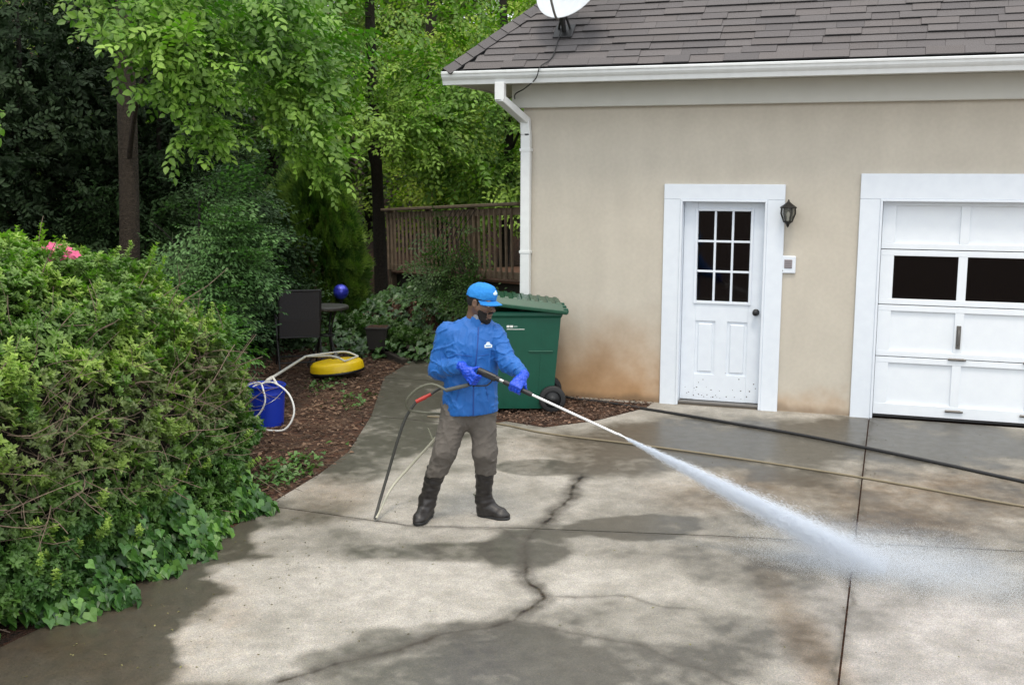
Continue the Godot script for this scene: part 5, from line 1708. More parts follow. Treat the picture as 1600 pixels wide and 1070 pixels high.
func surface_cleaner() -> void:
	var at := Vector3(-2.42, soil_height(-2.42, -0.2) + 0.012, -0.22)
	var t := thing("surface_cleaner", "yellow round surface cleaner with a long white handle lying on the mulch", "cleaning tool", at)
	var tilt := Transform3D(Basis(Vector3(0.3, 0, 1).normalized(), 0.10), Vector3(0, 0.035, 0))
	var yel := rough_paint(121, Color(0.93, 0.76, 0.05), Color(0.97, 0.83, 0.10), 0.4, 2.0)
	var g := Geo.new()
	g.lathe([Vector2(0.0, 0.175), Vector2(0.05, 0.172), Vector2(0.13, 0.155), Vector2(0.22, 0.15), Vector2(0.275, 0.14), Vector2(0.305, 0.11), Vector2(0.312, 0.05), Vector2(0.312, 0.025), Vector2(0.295, 0.025), Vector2(0.295, 0.1), Vector2(0.26, 0.125), Vector2(0.0, 0.14)], 44, tilt)
	part("shroud", g, yel, t)
	g = Geo.new()
	var prof := []
	for k in 9: prof.append(Vector2(0.303 + 0.013 * cos(TAU * k / 8.0), 0.028 - 0.02 * sin(TAU * k / 8.0)))
	g.lathe(prof, 44, tilt)
	part("skirt", g, mat.black, t)
	g = Geo.new()
	g.lathe([Vector2(0.0, 0.24), Vector2(0.02, 0.24), Vector2(0.024, 0.20), Vector2(0.05, 0.19), Vector2(0.055, 0.165), Vector2(0.0, 0.165)], 16, tilt)
	part("swivel", g, mat.hinge, t)
	var w := paint(lin(0.66, 0.65, 0.60), 0.4)
	g = Geo.new()
	for s in [-1.0, 1.0]:
		g.tube(curve([tilt * Vector3(0.20, 0.16, s * 0.16), tilt * Vector3(0.05, 0.22, s * 0.15), Vector3(-0.20, 0.24, s * 0.10 + 0.03), Vector3(-0.33, 0.23, s * 0.035 + 0.1), Vector3(-0.37, 0.22, 0.12)], 0.03), [0.0115], 8)
	rod(g, tilt * Vector3(0.20, 0.16, -0.16), tilt * Vector3(0.20, 0.16, 0.16), 0.0115)
	part("yoke", g, w, t)
	g = Geo.new()
	var hand := Vector3(-1.98, lay(2.0) + 0.41, 2.03) - at
	g.tube(PackedVector3Array([Vector3(-0.36, 0.22, 0.12), hand]), [0.014], 10)
	part("handle_pole", g, w, t)
	g = Geo.new()
	var e := Vector3(-0.36, 0.22, 0.12).lerp(hand, 0.87)
	g.tube(PackedVector3Array([e, Vector3(-0.36, 0.22, 0.12).lerp(hand, 0.96)]), [0.02], 10)
	g.tube(curve([e, e + Vector3(0.05, 0.02, 0.07), e + Vector3(0.13, -0.04, 0.12)], 0.03), [0.012], 8)
	part("pole_grip", g, w, t)

func bin() -> void:
	var grn := rough_paint(131, Color(0.02, 0.28, 0.215), Color(0.025, 0.31, 0.24), 0.42, 1.0)
	var lidm := rough_paint(132, Color(0.03, 0.23, 0.155), Color(0.055, 0.30, 0.21), 0.36, 1.4)
	var yaw := 0.36
	var t := thing("wheeled_bin", "dark green wheeled rubbish bin with its lid ajar at the house corner", "bin", Vector3(0.10, lay(0.62) + 0.002, 0.60), yaw)
	var g := Geo.new()       # x towards the wheels and handle
	var lo := Rect2(-0.30, -0.25, 0.60, 0.50)
	var hi := Rect2(-0.385, -0.31, 0.77, 0.62)
	g.taper(lo, 0.03, Rect2(-0.375, -0.30, 0.75, 0.60), 0.94)
	part("body", g, grn, t)
	g = Geo.new()
	g.taper(Rect2(-0.375, -0.30, 0.75, 0.60), 0.94, hi, 0.955)
	g.box(Vector3(-0.39, 0.955, -0.315), Vector3(0.39, 1.0, 0.315), 0.008)
	part("rim", g, grn, t)
	for s in [-0.17, 0.17]:     # recessed-looking ribs on the near side
		g = Geo.new()
		g.taper(Rect2(s - 0.012, 0.248, 0.024, 0.01), 0.08, Rect2(s * 1.2 - 0.012, 0.285, 0.024, 0.012), 0.82)
		part("rib", g, grn, t)
	g = Geo.new()
	g.box(Vector3(0.06, 0.60, 0.268), Vector3(0.30, 0.615, 0.292), 0.003)
	part("lift_bar", g, grn, t)
	# print on the near side: two short marks over a line
	var pm := paint(lin(0.7, 0.72, 0.7), 0.5)
	g = Geo.new()
	for q in [[-0.155, 0.845, 0.028, 0.022], [-0.122, 0.845, 0.03, 0.022]]:
		g.box(Vector3(q[0], q[1], 0.29), Vector3(q[0] + q[2], q[1] + q[3], 0.2975), 0.001)
	g.box(Vector3(-0.155, 0.825, 0.288), Vector3(0.02, 0.831, 0.2965), 0.001)
	part("printed_mark", g, pm, t)
	g = Geo.new()
	g.box(Vector3(-0.085, 0.848, 0.29), Vector3(-0.05, 0.862, 0.2972), 0.001)
	part("printed_mark", g, paint(lin(0.2, 0.3, 0.27), 0.5), t)
	# lid, hinged at the handle side, propped open a little
	var lx := Transform3D(Basis(Vector3(0, 0, 1), -0.115), Vector3(0.40, 1.015, 0))
	g = Geo.new()
	g.taper(Rect2(-0.86, -0.345, 0.86, 0.69), 0.0, Rect2(-0.80, -0.30, 0.78, 0.60), 0.055, lx)
	g.box(Vector3(-0.87, -0.035, -0.35), Vector3(0.04, 0.004, 0.35), 0.008, lx)
	var lid := part("lid", g, lidm, t)
	for k in 9:
		g = Geo.new()
		g.taper(Rect2(-0.76 + k * 0.085, -0.28, 0.045, 0.56), 0.054, Rect2(-0.752 + k * 0.085, -0.27, 0.03, 0.54), 0.068, lx)
		part("ridge", g, lidm, lid)
	g = Geo.new()
	rod(g, Vector3(0.44, 1.0, -0.26), Vector3(0.44, 1.0, 0.26), 0.016)
	for s in [-0.26, 0.0, 0.26]:
		g.box(Vector3(0.36, 0.975, s - 0.02), Vector3(0.45, 1.03, s + 0.02), 0.006)
	part("handle_bar", g, grn, t)
	g = Geo.new()
	rod(g, Vector3(0.30, 0.13, -0.30), Vector3(0.30, 0.13, 0.30), 0.012)
	part("axle", g, mat.steel, t)
	for s in [-1.0, 1.0]:
		g = Geo.new()
		var wx := Transform3D(Basis(Vector3(1, 0, 0), Vector3(0, 0, 1), Vector3(0, -1, 0)), Vector3(0.30, 0.132, s * 0.285))
		g.lathe([Vector2(0.085, -0.03), Vector2(0.122, -0.03), Vector2(0.132, -0.018), Vector2(0.132, 0.018), Vector2(0.122, 0.03), Vector2(0.085, 0.03)], 28, wx)
		var wh := part("wheel", g, mat.rubber, t)
		g = Geo.new()
		g.lathe([Vector2(0.0, -0.028), Vector2(0.03, -0.028), Vector2(0.032, -0.012), Vector2(0.085, -0.016), Vector2(0.086, 0.016), Vector2(0.032, 0.012), Vector2(0.03, 0.034), Vector2(0.0, 0.034)], 20, wx)
		part("hub", g, mat.black, wh)

func hoses() -> void:
	var d := func(q: Array, r: float) -> Array:
		var o := []
		for s in q: o.append(Vector3(s[0], lay(s[1]) + r, s[1]))
		return o
	var g := Geo.new()
	g.tube(curve(d.call([[0.1, -0.4], [0.42, 0.10], [0.85, 0.2], [1.28, 0.35], [1.8, 0.53], [2.28, 0.71], [2.75, 0.88], [3.17, 1.07], [3.95, 1.47], [4.64, 1.86], [5.5, 2.3], [6.6, 2.6]], 0.014), 0.08), [0.0135], 10)
	single("black_hose", g, mat.rubber, "thick black hose lying on the wet concrete in front of the doors", "hose")
	g = Geo.new()
	g.tube(curve(d.call([[-0.62, 1.32], [-0.22, 1.29], [0.21, 1.40], [0.6, 1.56], [0.98, 1.63], [1.58, 1.71], [2.43, 1.87], [3.47, 2.13], [4.58, 2.5], [5.6, 2.75], [6.8, 2.9]], 0.009), 0.06), [0.0085], 8)
	single("tan_hose", g, paint(lin(0.20, 0.165, 0.105), 0.6), "thin tan pressure hose crossing the concrete nearer than the black hose", "hose")

# ---------------------------------------------------------------- the man
const MAN := Vector3(0.79, -0.1215, 4.05)
const TURN := 0.3336

func hand_shape(f: Field, c: Vector3, t: Vector3, w: Vector3, u: Vector3, rt: float, wrist: Vector3, fat: float) -> void:
	var rho := rt + 0.0115
	var P := func(along: float, deg: float, r: float) -> Vector3:
		return c + t * along + (u * cos(deg_to_rad(deg)) + w * sin(deg_to_rad(deg))) * r
	var heel: Vector3 = c + u * (rho + 0.016) - w * 0.046
	for k in 4:
		var al := (1.5 - k) * 0.0215
		var l: float = [0.95, 1.0, 0.96, 0.82][k]
		var kn: Vector3 = P.call(al, 42.0, rho + 0.014)
		var a: Vector3 = P.call(al * 0.98, 42.0 + 58.0 * l, rho + 0.005)
		var b: Vector3 = P.call(al * 0.96, 42.0 + 122.0 * l, rho + 0.001)
		var e: Vector3 = P.call(al * 0.95, 42.0 + 178.0 * l, rho)
		f.cone(heel + t * al * 0.75, kn, 0.0145 * fat, 0.0125 * fat, 0.012)
		f.cone(kn, a, 0.0112 * fat, 0.0104 * fat, 0.004)
		f.cone(a, b, 0.0104 * fat, 0.0096 * fat, 0.003)
		f.cone(b, e, 0.0096 * fat, 0.0082 * fat, 0.003)
	var t0: Vector3 = heel + t * 0.022 - w * 0.004
	var t1: Vector3 = P.call(0.044, -48.0, rho + 0.010)
	var t2: Vector3 = P.call(0.056, -98.0, rho + 0.003)
	var t3: Vector3 = P.call(0.058, -140.0, rho)
	f.cone(t0, t1, 0.0165 * fat, 0.0125 * fat, 0.008)
	f.cone(t1, t2, 0.012 * fat, 0.0108 * fat, 0.004)
	f.cone(t2, t3, 0.0105 * fat, 0.0085 * fat, 0.003)
	f.cone(heel, wrist, 0.027 * fat, 0.0275 * fat, 0.02)

func worker() -> void:
	var o := thing("person", "man in blue jacket, blue cap, grey trousers and rubber boots washing the drive", "person", MAN, TURN)
	var skin := paint(lin(0.135, 0.078, 0.052), 0.45)
	skin.subsurf_scatter_enabled = true
	skin.subsurf_scatter_strength = 0.1
	# joints: x to the picture's right, y up, z towards the viewer
	var sR := Vector3(-0.055, 1.32, -0.02); var eR := Vector3(-0.122, 1.078, -0.015); var wR := Vector3(0.045, 1.088, 0.205)
	var sL := Vector3(0.262, 1.32, -0.01); var eL := Vector3(0.356, 1.14, 0.11); var wL := Vector3(0.418, 1.075, 0.285)
	var hR := Vector3(0.0, 0.83, -0.02); var kR := Vector3(-0.085, 0.51, 0.055); var aR := Vector3(-0.212, 0.095, -0.055)
	var hL := Vector3(0.18, 0.83, -0.03); var kL := Vector3(0.198, 0.50, 0.035); var aL := Vector3(0.190, 0.095, -0.095)
	var neck0 := Vector3(0.135, 1.36, -0.01); var headc := Vector3(0.175, 1.545, 0.03)
	# grips
	var cR := Vector3(0.135, 1.068, 0.235)
	var tR := Vector3(0.055, 0.085, 0.03).normalized()
	var cL := Vector3(0.4137, 1.0145, 0.3274)
	var tL := Vector3(0.816, -0.326, 0.28).normalized()
	var fR := (cR - eR); fR = (fR - tR * fR.dot(tR)).normalized()
	var uR := tR.cross(fR)
	if uR.y < 0.0: uR = -uR
	var fL := (cL - eL); fL = (fL - tL * fL.dot(tL)).normalized()
	var uL := tL.cross(fL)
	if uL.y < 0.0: uL = -uL
	# wrists follow the palms
	wR = cR + uR * 0.046 - fR * 0.105
	wL = cL + uL * 0.046 - fL * 0.100
	# --- the body under the clothes, one surface
	var body := Geo.new()
	var f := Field.new(Vector3(-0.36, -0.02, -0.26), Vector3(0.54, 1.46, 0.34), 0.014)
	f.cone(Vector3(0.09, 0.90, -0.02), Vector3(0.11, 1.18, -0.01), 0.135, 0.15, 0.06, Vector3(0, 0, 1), 0.68)
	f.cone(Vector3(-0.02, 1.28, -0.01), Vector3(0.25, 1.28, -0.01), 0.075, 0.075, 0.06)
	f.cone(neck0 - Vector3(0.02, 0.06, 0), Vector3(0.162, 1.45, 0.015), 0.062, 0.054, 0.05)
	f.cone(hR, hL, 0.105, 0.105, 0.05)
	for s in [[sR, eR, wR], [sL, eL, wL]]:
		f.cone(s[0], s[1], 0.055, 0.043, 0.03)
		f.cone(s[1], s[2], 0.042, 0.029, 0.02)
	for s in [[hR, kR, aR, Vector3(-0.262, 0.035, 0.10)], [hL, kL, aL, Vector3(0.335, 0.035, -0.02)]]:
		f.cone(s[0], s[1], 0.083, 0.055, 0.03)
		f.cone(s[1], s[2], 0.053, 0.036, 0.02)
		f.cone(s[2] - Vector3(0, 0.04, 0), s[3], 0.036, 0.026, 0.02)
	f.mesh_into(body)
	# --- head
	var hb := Transform3D(Basis(Vector3.UP, deg_to_rad(60)) * Basis(Vector3.RIGHT, deg_to_rad(13)), headc)
	f = Field.new(Vector3(-0.10, -0.17, -0.13), Vector3(0.10, 0.15, 0.14), 0.0042)
	f.egg(Vector3(0, 0.025, -0.012), Vector3(0.074, 0.100, 0.094), 0.02)
	f.cone(Vector3(0, -0.035, 0.030), Vector3(0, -0.092, 0.058), 0.056, 0.030, 0.03, Vector3(1, 0, 0), 1.05)
	f.cone(Vector3(-0.052, -0.03, 0.0), Vector3(-0.02, -0.092, 0.058), 0.022, 0.02, 0.03)
	f.cone(Vector3(0.052, -0.03, 0.0), Vector3(0.02, -0.092, 0.058), 0.022, 0.02, 0.03)
	f.cone(Vector3(0, -0.05, -0.03), Vector3(0, -0.165, -0.035), 0.056, 0.056, 0.03)
	f.cone(Vector3(-0.036, 0.03, 0.068), Vector3(0.036, 0.03, 0.068), 0.017, 0.017, 0.02)
	f.egg(Vector3(-0.034, -0.022, 0.060), Vector3(0.022, 0.018, 0.016), 0.02)
	f.egg(Vector3(0.034, -0.022, 0.060), Vector3(0.022, 0.018, 0.016), 0.02)
	f.egg(Vector3(-0.031, 0.006, 0.091), Vector3(0.017, 0.011, 0.012), 0.012, true)
	f.egg(Vector3(0.031, 0.006, 0.091), Vector3(0.017, 0.011, 0.012), 0.012, true)
	f.cone(Vector3(0, 0.012, 0.078), Vector3(0, -0.026, 0.104), 0.009, 0.0135, 0.012)
	f.egg(Vector3(-0.013, -0.030, 0.092), Vector3(0.0095, 0.008, 0.010), 0.008)
	f.egg(Vector3(0.013, -0.030, 0.092), Vector3(0.0095, 0.008, 0.010), 0.008)
	f.cone(Vector3(-0.020, -0.058, 0.082), Vector3(0.020, -0.058, 0.082), 0.008, 0.008, 0.010)
	f.cone(Vector3(-0.018, -0.069, 0.080), Vector3(0.018, -0.069, 0.080), 0.0085, 0.0085, 0.008)
	for s in [-1.0, 1.0]:
		f.egg(Vector3(s * 0.077, -0.002, -0.010), Vector3(0.010, 0.031, 0.019), 0.008)
		f.egg(Vector3(s * 0.088, 0.002, -0.006), Vector3(0.006, 0.018, 0.010), 0.006, true)
	f.mesh_into(body, hb)
	# --- hands inside the gloves
	for s in [[cR, tR, fR, uR, wR], [cL, tL, fL, uL, wL]]:
		var c: Vector3 = s[0]
		f = Field.new(c - Vector3.ONE * 0.13, c + Vector3.ONE * 0.13, 0.0048)
		hand_shape(f, c, s[1], s[2], s[3], 0.0165, s[4], 0.80)
		f.mesh_into(body)
	part("body", body, skin, o)
	# eyes
	for s in [-1.0, 1.0]:
		var e := Geo.new()
		e.ball(Vector3(s * 0.031, 0.005, 0.0735), Vector3.ONE * 0.0115, 14, hb)
		var ey := part("eye", e, paint(lin(0.6, 0.57, 0.52), 0.2), o)
		e = Geo.new()
		e.ball(Vector3(s * 0.031, 0.004, 0.0825), Vector3(0.0052, 0.0052, 0.003), 12, hb)
		part("iris", e, paint(lin(0.012, 0.008, 0.006), 0.1), ey)
	# beard and hair
	var hairm := rough_paint(141, Color(0.035, 0.03, 0.028), Color(0.11, 0.095, 0.085), 0.9, 30.0)
	f = Field.new(Vector3(-0.11, -0.17, -0.13), Vector3(0.11, 0.10, 0.14), 0.0045)
	f.cone(Vector3(0, -0.052, 0.032), Vector3(0, -0.104, 0.060), 0.058, 0.035, 0.02, Vector3(1, 0, 0), 1.04)
	f.cone(Vector3(-0.066, 0.0, 0.006), Vector3(-0.03, -0.095, 0.05), 0.012, 0.026, 0.02)
	f.cone(Vector3(0.066, 0.0, 0.006), Vector3(0.03, -0.095, 0.05), 0.012, 0.026, 0.02)
	f.egg(Vector3(0, -0.008, 0.085), Vector3(0.062, 0.044, 0.065), 0.01, true)
	f.egg(Vector3(0, -0.064, 0.098), Vector3(0.027, 0.014, 0.04), 0.006, true)
	f.ruffle(noise_of(142, 1.0, 2), 0.004, Vector3.ONE * 90.0)
	var hg := Geo.new()
	f.mesh_into(hg, hb)
	hg.tube(curve([hb * Vector3(-0.030, -0.052, 0.084), hb * Vector3(-0.012, -0.046, 0.096), hb * Vector3(0.012, -0.046, 0.096), hb * Vector3(0.030, -0.052, 0.084)], 0.006), [0.0055], 6)
	part("beard", hg, hairm, o)
	f = Field.new(Vector3(-0.10, -0.09, -0.14), Vector3(0.10, 0.12, 0.09), 0.005)
	f.egg(Vector3(0, 0.022, -0.016), Vector3(0.079, 0.098, 0.096), 0.02)
	f.plane(Vector3(0, 0, 0.018), Vector3(0, -0.35, 1))
	f.plane(Vector3(0, -0.055, 0), Vector3(0, -1, -0.1))
	hg = Geo.new()
	f.mesh_into(hg, hb)
	part("hair", hg, hairm, o)
	cap(o, hb)
	jacket(o, [sR, eR, wR], [sL, eL, wL], neck0)
	# --- trousers
	var tm := rough_paint(151, Color(0.33, 0.31, 0.29), Color(0.40, 0.375, 0.35), 0.9, 1.5, 0.0)
	f = Field.new(Vector3(-0.34, 0.22, -0.24), Vector3(0.42, 1.0, 0.26), 0.0105)
	f.cone(Vector3(0.02, 0.86, -0.01), Vector3(0.16, 0.86, -0.01), 0.105, 0.105, 0.04, Vector3(0, 0, 1), 0.9)
	f.cone(Vector3(0.01, 0.78, -0.01), Vector3(0.17, 0.78, -0.01), 0.108, 0.108, 0.04, Vector3(0, 0, 1), 0.95)
	var bR := kR.lerp(aR, 0.40)
	var bL := kL.lerp(aL, 0.40)
	f.cone(hR + Vector3(0.005, -0.03, 0), kR, 0.112, 0.083, 0.045)
	f.cone(hL + Vector3(-0.005, -0.03, 0), kL, 0.110, 0.082, 0.035)
	f.cone(kR, bR, 0.080, 0.076, 0.04)
	f.cone(kL, bL, 0.079, 0.075, 0.04)
	f.plane(bR + Vector3(0, -0.012, 0), Vector3(0, -1, 0))
	var fold := noise_of(152, 1.0, 1)
	f.ruffle(fold, 0.010, Vector3(5.0, 4.0, 5.0))
	f.crease(fold, 0.009, Vector3(6.0, 6.5, 6.0))
	f.crease(noise_of(153, 1.0, 1), 0.006, Vector3(9.0, 13.0, 9.0))
	var tg := Geo.new()
	f.mesh_into(tg)
	part("trousers", tg, tm, o)
	# --- boots
	var bm := rough_paint(161, Color(0.115, 0.105, 0.105), Color(0.20, 0.185, 0.18), 0.45, 4.0)
	for s in [[kR, aR, bR, Vector3(-0.205, 0, -0.11), Vector3(-0.268, 0, 0.115)], [kL, aL, bL, Vector3(0.158, 0, -0.115), Vector3(0.358, 0, -0.015)]]:
		var k: Vector3 = s[0]
		var a: Vector3 = s[1]
		var top: Vector3 = s[2] + Vector3(0, 0.035, 0)
		var heel: Vector3 = s[3]
		var toe: Vector3 = s[4]
		f = Field.new(Vector3(minf(heel.x, minf(toe.x, top.x)) - 0.12, -0.03, minf(heel.z, toe.z) - 0.1), Vector3(maxf(heel.x, maxf(toe.x, top.x)) + 0.12, top.y + 0.1, maxf(top.z, maxf(heel.z, toe.z)) + 0.12), 0.0075)
		f.cone(top + (top - a).normalized() * 0.08, a + Vector3(0, 0.03, 0), 0.072, 0.056, 0.02)
		f.cone(a + Vector3(0, 0.03, 0), heel.lerp(toe, 0.17) + Vector3(0, 0.045, 0), 0.058, 0.046, 0.03)
		f.cone(heel.lerp(toe, 0.14) + Vector3(0, 0.034, 0), heel.lerp(toe, 0.80) + Vector3(0, 0.028, 0), 0.043, 0.049, 0.03)
		f.cone(a + Vector3(0, 0.02, 0), heel.lerp(toe, 0.70) + Vector3(0, 0.036, 0), 0.05, 0.036, 0.03)
		f.cone(heel.lerp(toe, 0.74) + Vector3(0, 0.024, 0), heel.lerp(toe, 0.90) + Vector3(0, 0.022, 0), 0.046, 0.036, 0.02)
		f.plane(Vector3(0, 0.018, 0), Vector3(0, -1, 0))
		f.plane(top, (top - a).normalized())
		f.ruffle(fold, 0.006, Vector3(10.0, 22.0, 10.0))
		tg = Geo.new()
		f.mesh_into(tg)
		var bt := part("boot", tg, bm, o)
		f = Field.new(Vector3(minf(heel.x, toe.x) - 0.1, -0.02, minf(heel.z, toe.z) - 0.1), Vector3(maxf(heel.x, toe.x) + 0.1, 0.06, maxf(heel.z, toe.z) + 0.1), 0.0075)
		f.cone(heel.lerp(toe, 0.14) + Vector3(0, 0.012, 0), heel.lerp(toe, 0.30) + Vector3(0, 0.012, 0), 0.046, 0.042, 0.01)
		f.cone(heel.lerp(toe, 0.30) + Vector3(0, 0.012, 0), heel.lerp(toe, 0.76) + Vector3(0, 0.012, 0), 0.042, 0.053, 0.01)
		f.cone(heel.lerp(toe, 0.76) + Vector3(0, 0.012, 0), heel.lerp(toe, 0.90) + Vector3(0, 0.012, 0), 0.052, 0.040, 0.01)
		f.plane(Vector3(0, 0.022, 0), Vector3(0, 1, 0))
		f.plane(Vector3(0, 0.002, 0), Vector3(0, -1, 0))
		tg = Geo.new()
		f.mesh_into(tg)
		part("sole", tg, mat.rubber, bt)
	# --- gloves
	var gm := paint(lin(0.005, 0.055, 0.50), 0.42)
	gm.rim_enabled = true
	gm.rim = 0.08
	for s in [[cR, tR, fR, uR, wR, eR], [cL, tL, fL, uL, wL, eL]]:
		var c: Vector3 = s[0]
		f = Field.new(c - Vector3.ONE * 0.15, c + Vector3.ONE * 0.15, 0.0042)
		hand_shape(f, c, s[1], s[2], s[3], 0.0165, s[4], 1.04)
		var w: Vector3 = s[4]
		var up: Vector3 = (s[5] - w).normalized()
		f.cone(w, w + up * 0.05, 0.031, 0.040, 0.015)
		f.plane(w + up * 0.055, up)
		f.ruffle(fold, 0.0035, Vector3.ONE * 45.0)
		tg = Geo.new()
		f.mesh_into(tg)
		part("glove", tg, gm, o)

func cap(o: Node3D, hb: Transform3D) -> void:
	var cm := rough_paint(171, Color(0.08, 0.44, 0.74), Color(0.13, 0.52, 0.82), 0.8, 6.0)
	var f := Field.new(Vector3(-0.12, -0.02, -0.14), Vector3(0.12, 0.16, 0.13), 0.005)
	f.egg(Vector3(0, 0.040, -0.012), Vector3(0.086, 0.096, 0.107), 0.02)
	f.egg(Vector3(0, 0.075, 0.03), Vector3(0.07, 0.055, 0.062), 0.03)
	f.plane(Vector3(0, 0.036, 0), Vector3(0, -1, 0.05))
	f.ruffle(noise_of(172, 1.0, 2), 0.004, Vector3.ONE * 22.0)
	var g := Geo.new()
	f.mesh_into(g, hb)
	var c := part("cap", g, cm, o)
	g = Geo.new()
	var N := 18
	for layer in 2:
		var dy := 0.0 if layer == 0 else -0.004
		for j in 5:
			for k in N + 1:
				var a := (float(k) / N - 0.5) * deg_to_rad(150)
				var s := j / 4.0
				var reach := 0.072 * cos(a * 0.92)
				var x := sin(a) * (0.082 + s * 0.004)
				var z := cos(a) * 0.088 + s * reach - 0.006
				var y := 0.040 - s * 0.012 * cos(a) - 0.030 * pow(absf(x) / 0.085, 2.0) * (0.35 + 0.65 * s) + dy
				g.pt(hb * Vector3(x, y, z), hb.basis * Vector3(x * 3.0, 1.0 if layer == 0 else -1.0, 0.15).normalized())
	for layer in 2:
		for j in 4:
			for k in N:
				var a := layer * 5 * (N + 1) + j * (N + 1) + k
				g.tri(a, a + 1, a + N + 2); g.tri(a, a + N + 2, a + N + 1)
	part("brim", g, cm, c)
	g = Geo.new()
	g.ball(Vector3(0, 0.137, -0.008), Vector3(0.008, 0.004, 0.008), 10, hb)
	part("button", g, cm, c)
	# small white emblem on the front: a rounded lozenge with a bar
	g = Geo.new()
	var ex := hb * Transform3D(Basis(Vector3.RIGHT, -0.38), Vector3(0.0, 0.088, 0.0915))
	g.ball(Vector3(0, 0.002, 0), Vector3(0.026, 0.012, 0.005), 14, ex)
	g.ball(Vector3(0.004, 0.014, -0.003), Vector3(0.016, 0.010, 0.005), 12, ex)
	part("emblem", g, paint(lin(0.62, 0.78, 0.86), 0.6), c)

func jacket(o: Node3D, R: Array, L: Array, neck0: Vector3) -> void:
	var jm := rough_paint(181, Color(0.03, 0.325, 0.61), Color(0.045, 0.375, 0.685), 0.62, 1.2, 0.0)
	jm.rim_enabled = true
	jm.rim = 0.12
	var f := Field.new(Vector3(-0.26, 0.74, -0.24), Vector3(0.50, 1.46, 0.36), 0.008)
	f.cone(Vector3(0.095, 0.86, 0.0), Vector3(0.108, 1.19, 0.0), 0.180, 0.190, 0.06, Vector3(0, 0, 1), 0.74)
	f.cone(Vector3(0.093, 0.80, 0.0), Vector3(0.095, 0.88, 0.0), 0.186, 0.180, 0.03, Vector3(0, 0, 1), 0.76)
	f.cone(Vector3(-0.005, 1.27, -0.01), Vector3(0.215, 1.27, -0.01), 0.096, 0.096, 0.06)
	f.cone(Vector3(0.11, 1.25, -0.005), Vector3(0.145, 1.40, -0.005), 0.13, 0.072, 0.05)
	f.cone(Vector3(-0.03, 1.315, -0.015), Vector3(0.10, 1.385, -0.005), 0.078, 0.064, 0.05)
	f.cone(Vector3(0.24, 1.315, -0.01), Vector3(0.185, 1.385, -0.005), 0.076, 0.064, 0.05)
	f.cone(R[0], R[1], 0.084, 0.067, 0.022)
	f.cone(R[1], R[2].lerp(R[1], 0.18), 0.070, 0.047, 0.018)
	f.cone(L[0], L[1], 0.081, 0.064, 0.022)
	f.cone(L[1], L[2].lerp(L[1], 0.22), 0.068, 0.047, 0.018)
	# hem gathers, sleeves crease
	f.cone(Vector3(0.095, 0.765, 0.0), Vector3(0.095, 0.795, 0.0), 0.172, 0.176, 0.02, Vector3(0, 0, 1), 0.76)
	var cr := noise_of(182, 1.0, 1)
	f.ruffle(cr, 0.008, Vector3(5.0, 3.0, 5.0))
	f.crease(cr, 0.010, Vector3(5.0, 10.0, 6.0), -9.0, 0.0)
	f.crease(noise_of(186, 1.0, 1), 0.010, Vector3(6.0, 11.0, 6.0), 0.27, 9.0)
	f.crease(noise_of(184, 1.0, 1), 0.009, Vector3(7.5, 3.2, 7.5), 0.0, 0.26)
	f.crease(noise_of(187, 1.0, 1), 0.006, Vector3(13.0, 9.0, 13.0))
	f.plane(Vector3(0, 0.772, 0), Vector3(0.06, -1, 0))
	# collar stands round an open neck
	var g := Geo.new()
	f.mesh_into(g)
	var j := part("jacket", g, jm, o)
	g = Geo.new()
	var nb := Transform3D(Basis(Vector3(0, 0, 1), -0.28) * Basis(Vector3.RIGHT, 0.12), Vector3(0.148, 1.382, 0.004))
	var n := 30
	for side in 2:
		for jj in 6:
			for k in n + 1:
				var a := deg_to_rad(78.0) + deg_to_rad(324.0) * k / n     # gap at the zip
				var s := jj / 5.0
				var r := lerpf(0.086, 0.073, s) - (0.006 if side == 1 else 0.0) + 0.003 * sin(a * 9.0)
				var y := lerpf(-0.015, 0.075 + 0.012 * cos(a - PI * 1.5), s)
				g.pt(nb * Vector3(cos(a) * r, y, sin(a) * r * 0.95), (nb.basis * Vector3(cos(a), 0.1, sin(a))) * (1.0 if side == 0 else -1.0))
	for side in 2:
		for jj in 5:
			for k in n:
				var a := side * 6 * (n + 1) + jj * (n + 1) + k
				g.tri(a, a + 1, a + n + 2); g.tri(a, a + n + 2, a + n + 1)
	part("collar", g, jm, j)
	# pale shirt collar inside
	g = Geo.new()
	for k in n + 1:
		var a := deg_to_rad(40.0) + deg_to_rad(330.0) * k / n
		for s in 2:
			g.pt(nb * Vector3(cos(a) * (0.071 - s * 0.004), 0.0 + s * 0.088, sin(a) * (0.071 - s * 0.004)), nb.basis * Vector3(cos(a), 0, sin(a)))
	for k in n: 
		g.tri(k * 2, k * 2 + 1, k * 2 + 3); g.tri(k * 2, k * 2 + 3, k * 2 + 2)
	part("shirt_collar", g, rough_paint(183, Color(0.42, 0.45, 0.50), Color(0.62, 0.64, 0.68), 0.9, 20.0), o)
	# zip
	g = Geo.new()
	var pts := []
	for k in 24:
		var y := lerpf(0.785, 1.385, k / 23.0)
		var x := lerpf(0.122, 0.155, smoothstep(0.9, 1.39, y))
		pts.append(Vector3(x, y, f.front(x, y) + 0.0005))
	for k in pts.size() - 2: pts[k + 1].z = (pts[k].z + pts[k + 1].z + pts[k + 2].z) / 3.0
	g.tube(curve(pts, 0.02), [0.0045], 6)
	part("zip", g, paint(lin(0.008, 0.05, 0.25), 0.5), j)
	# yoke seam and pocket zips in darker piping
	g = Geo.new()
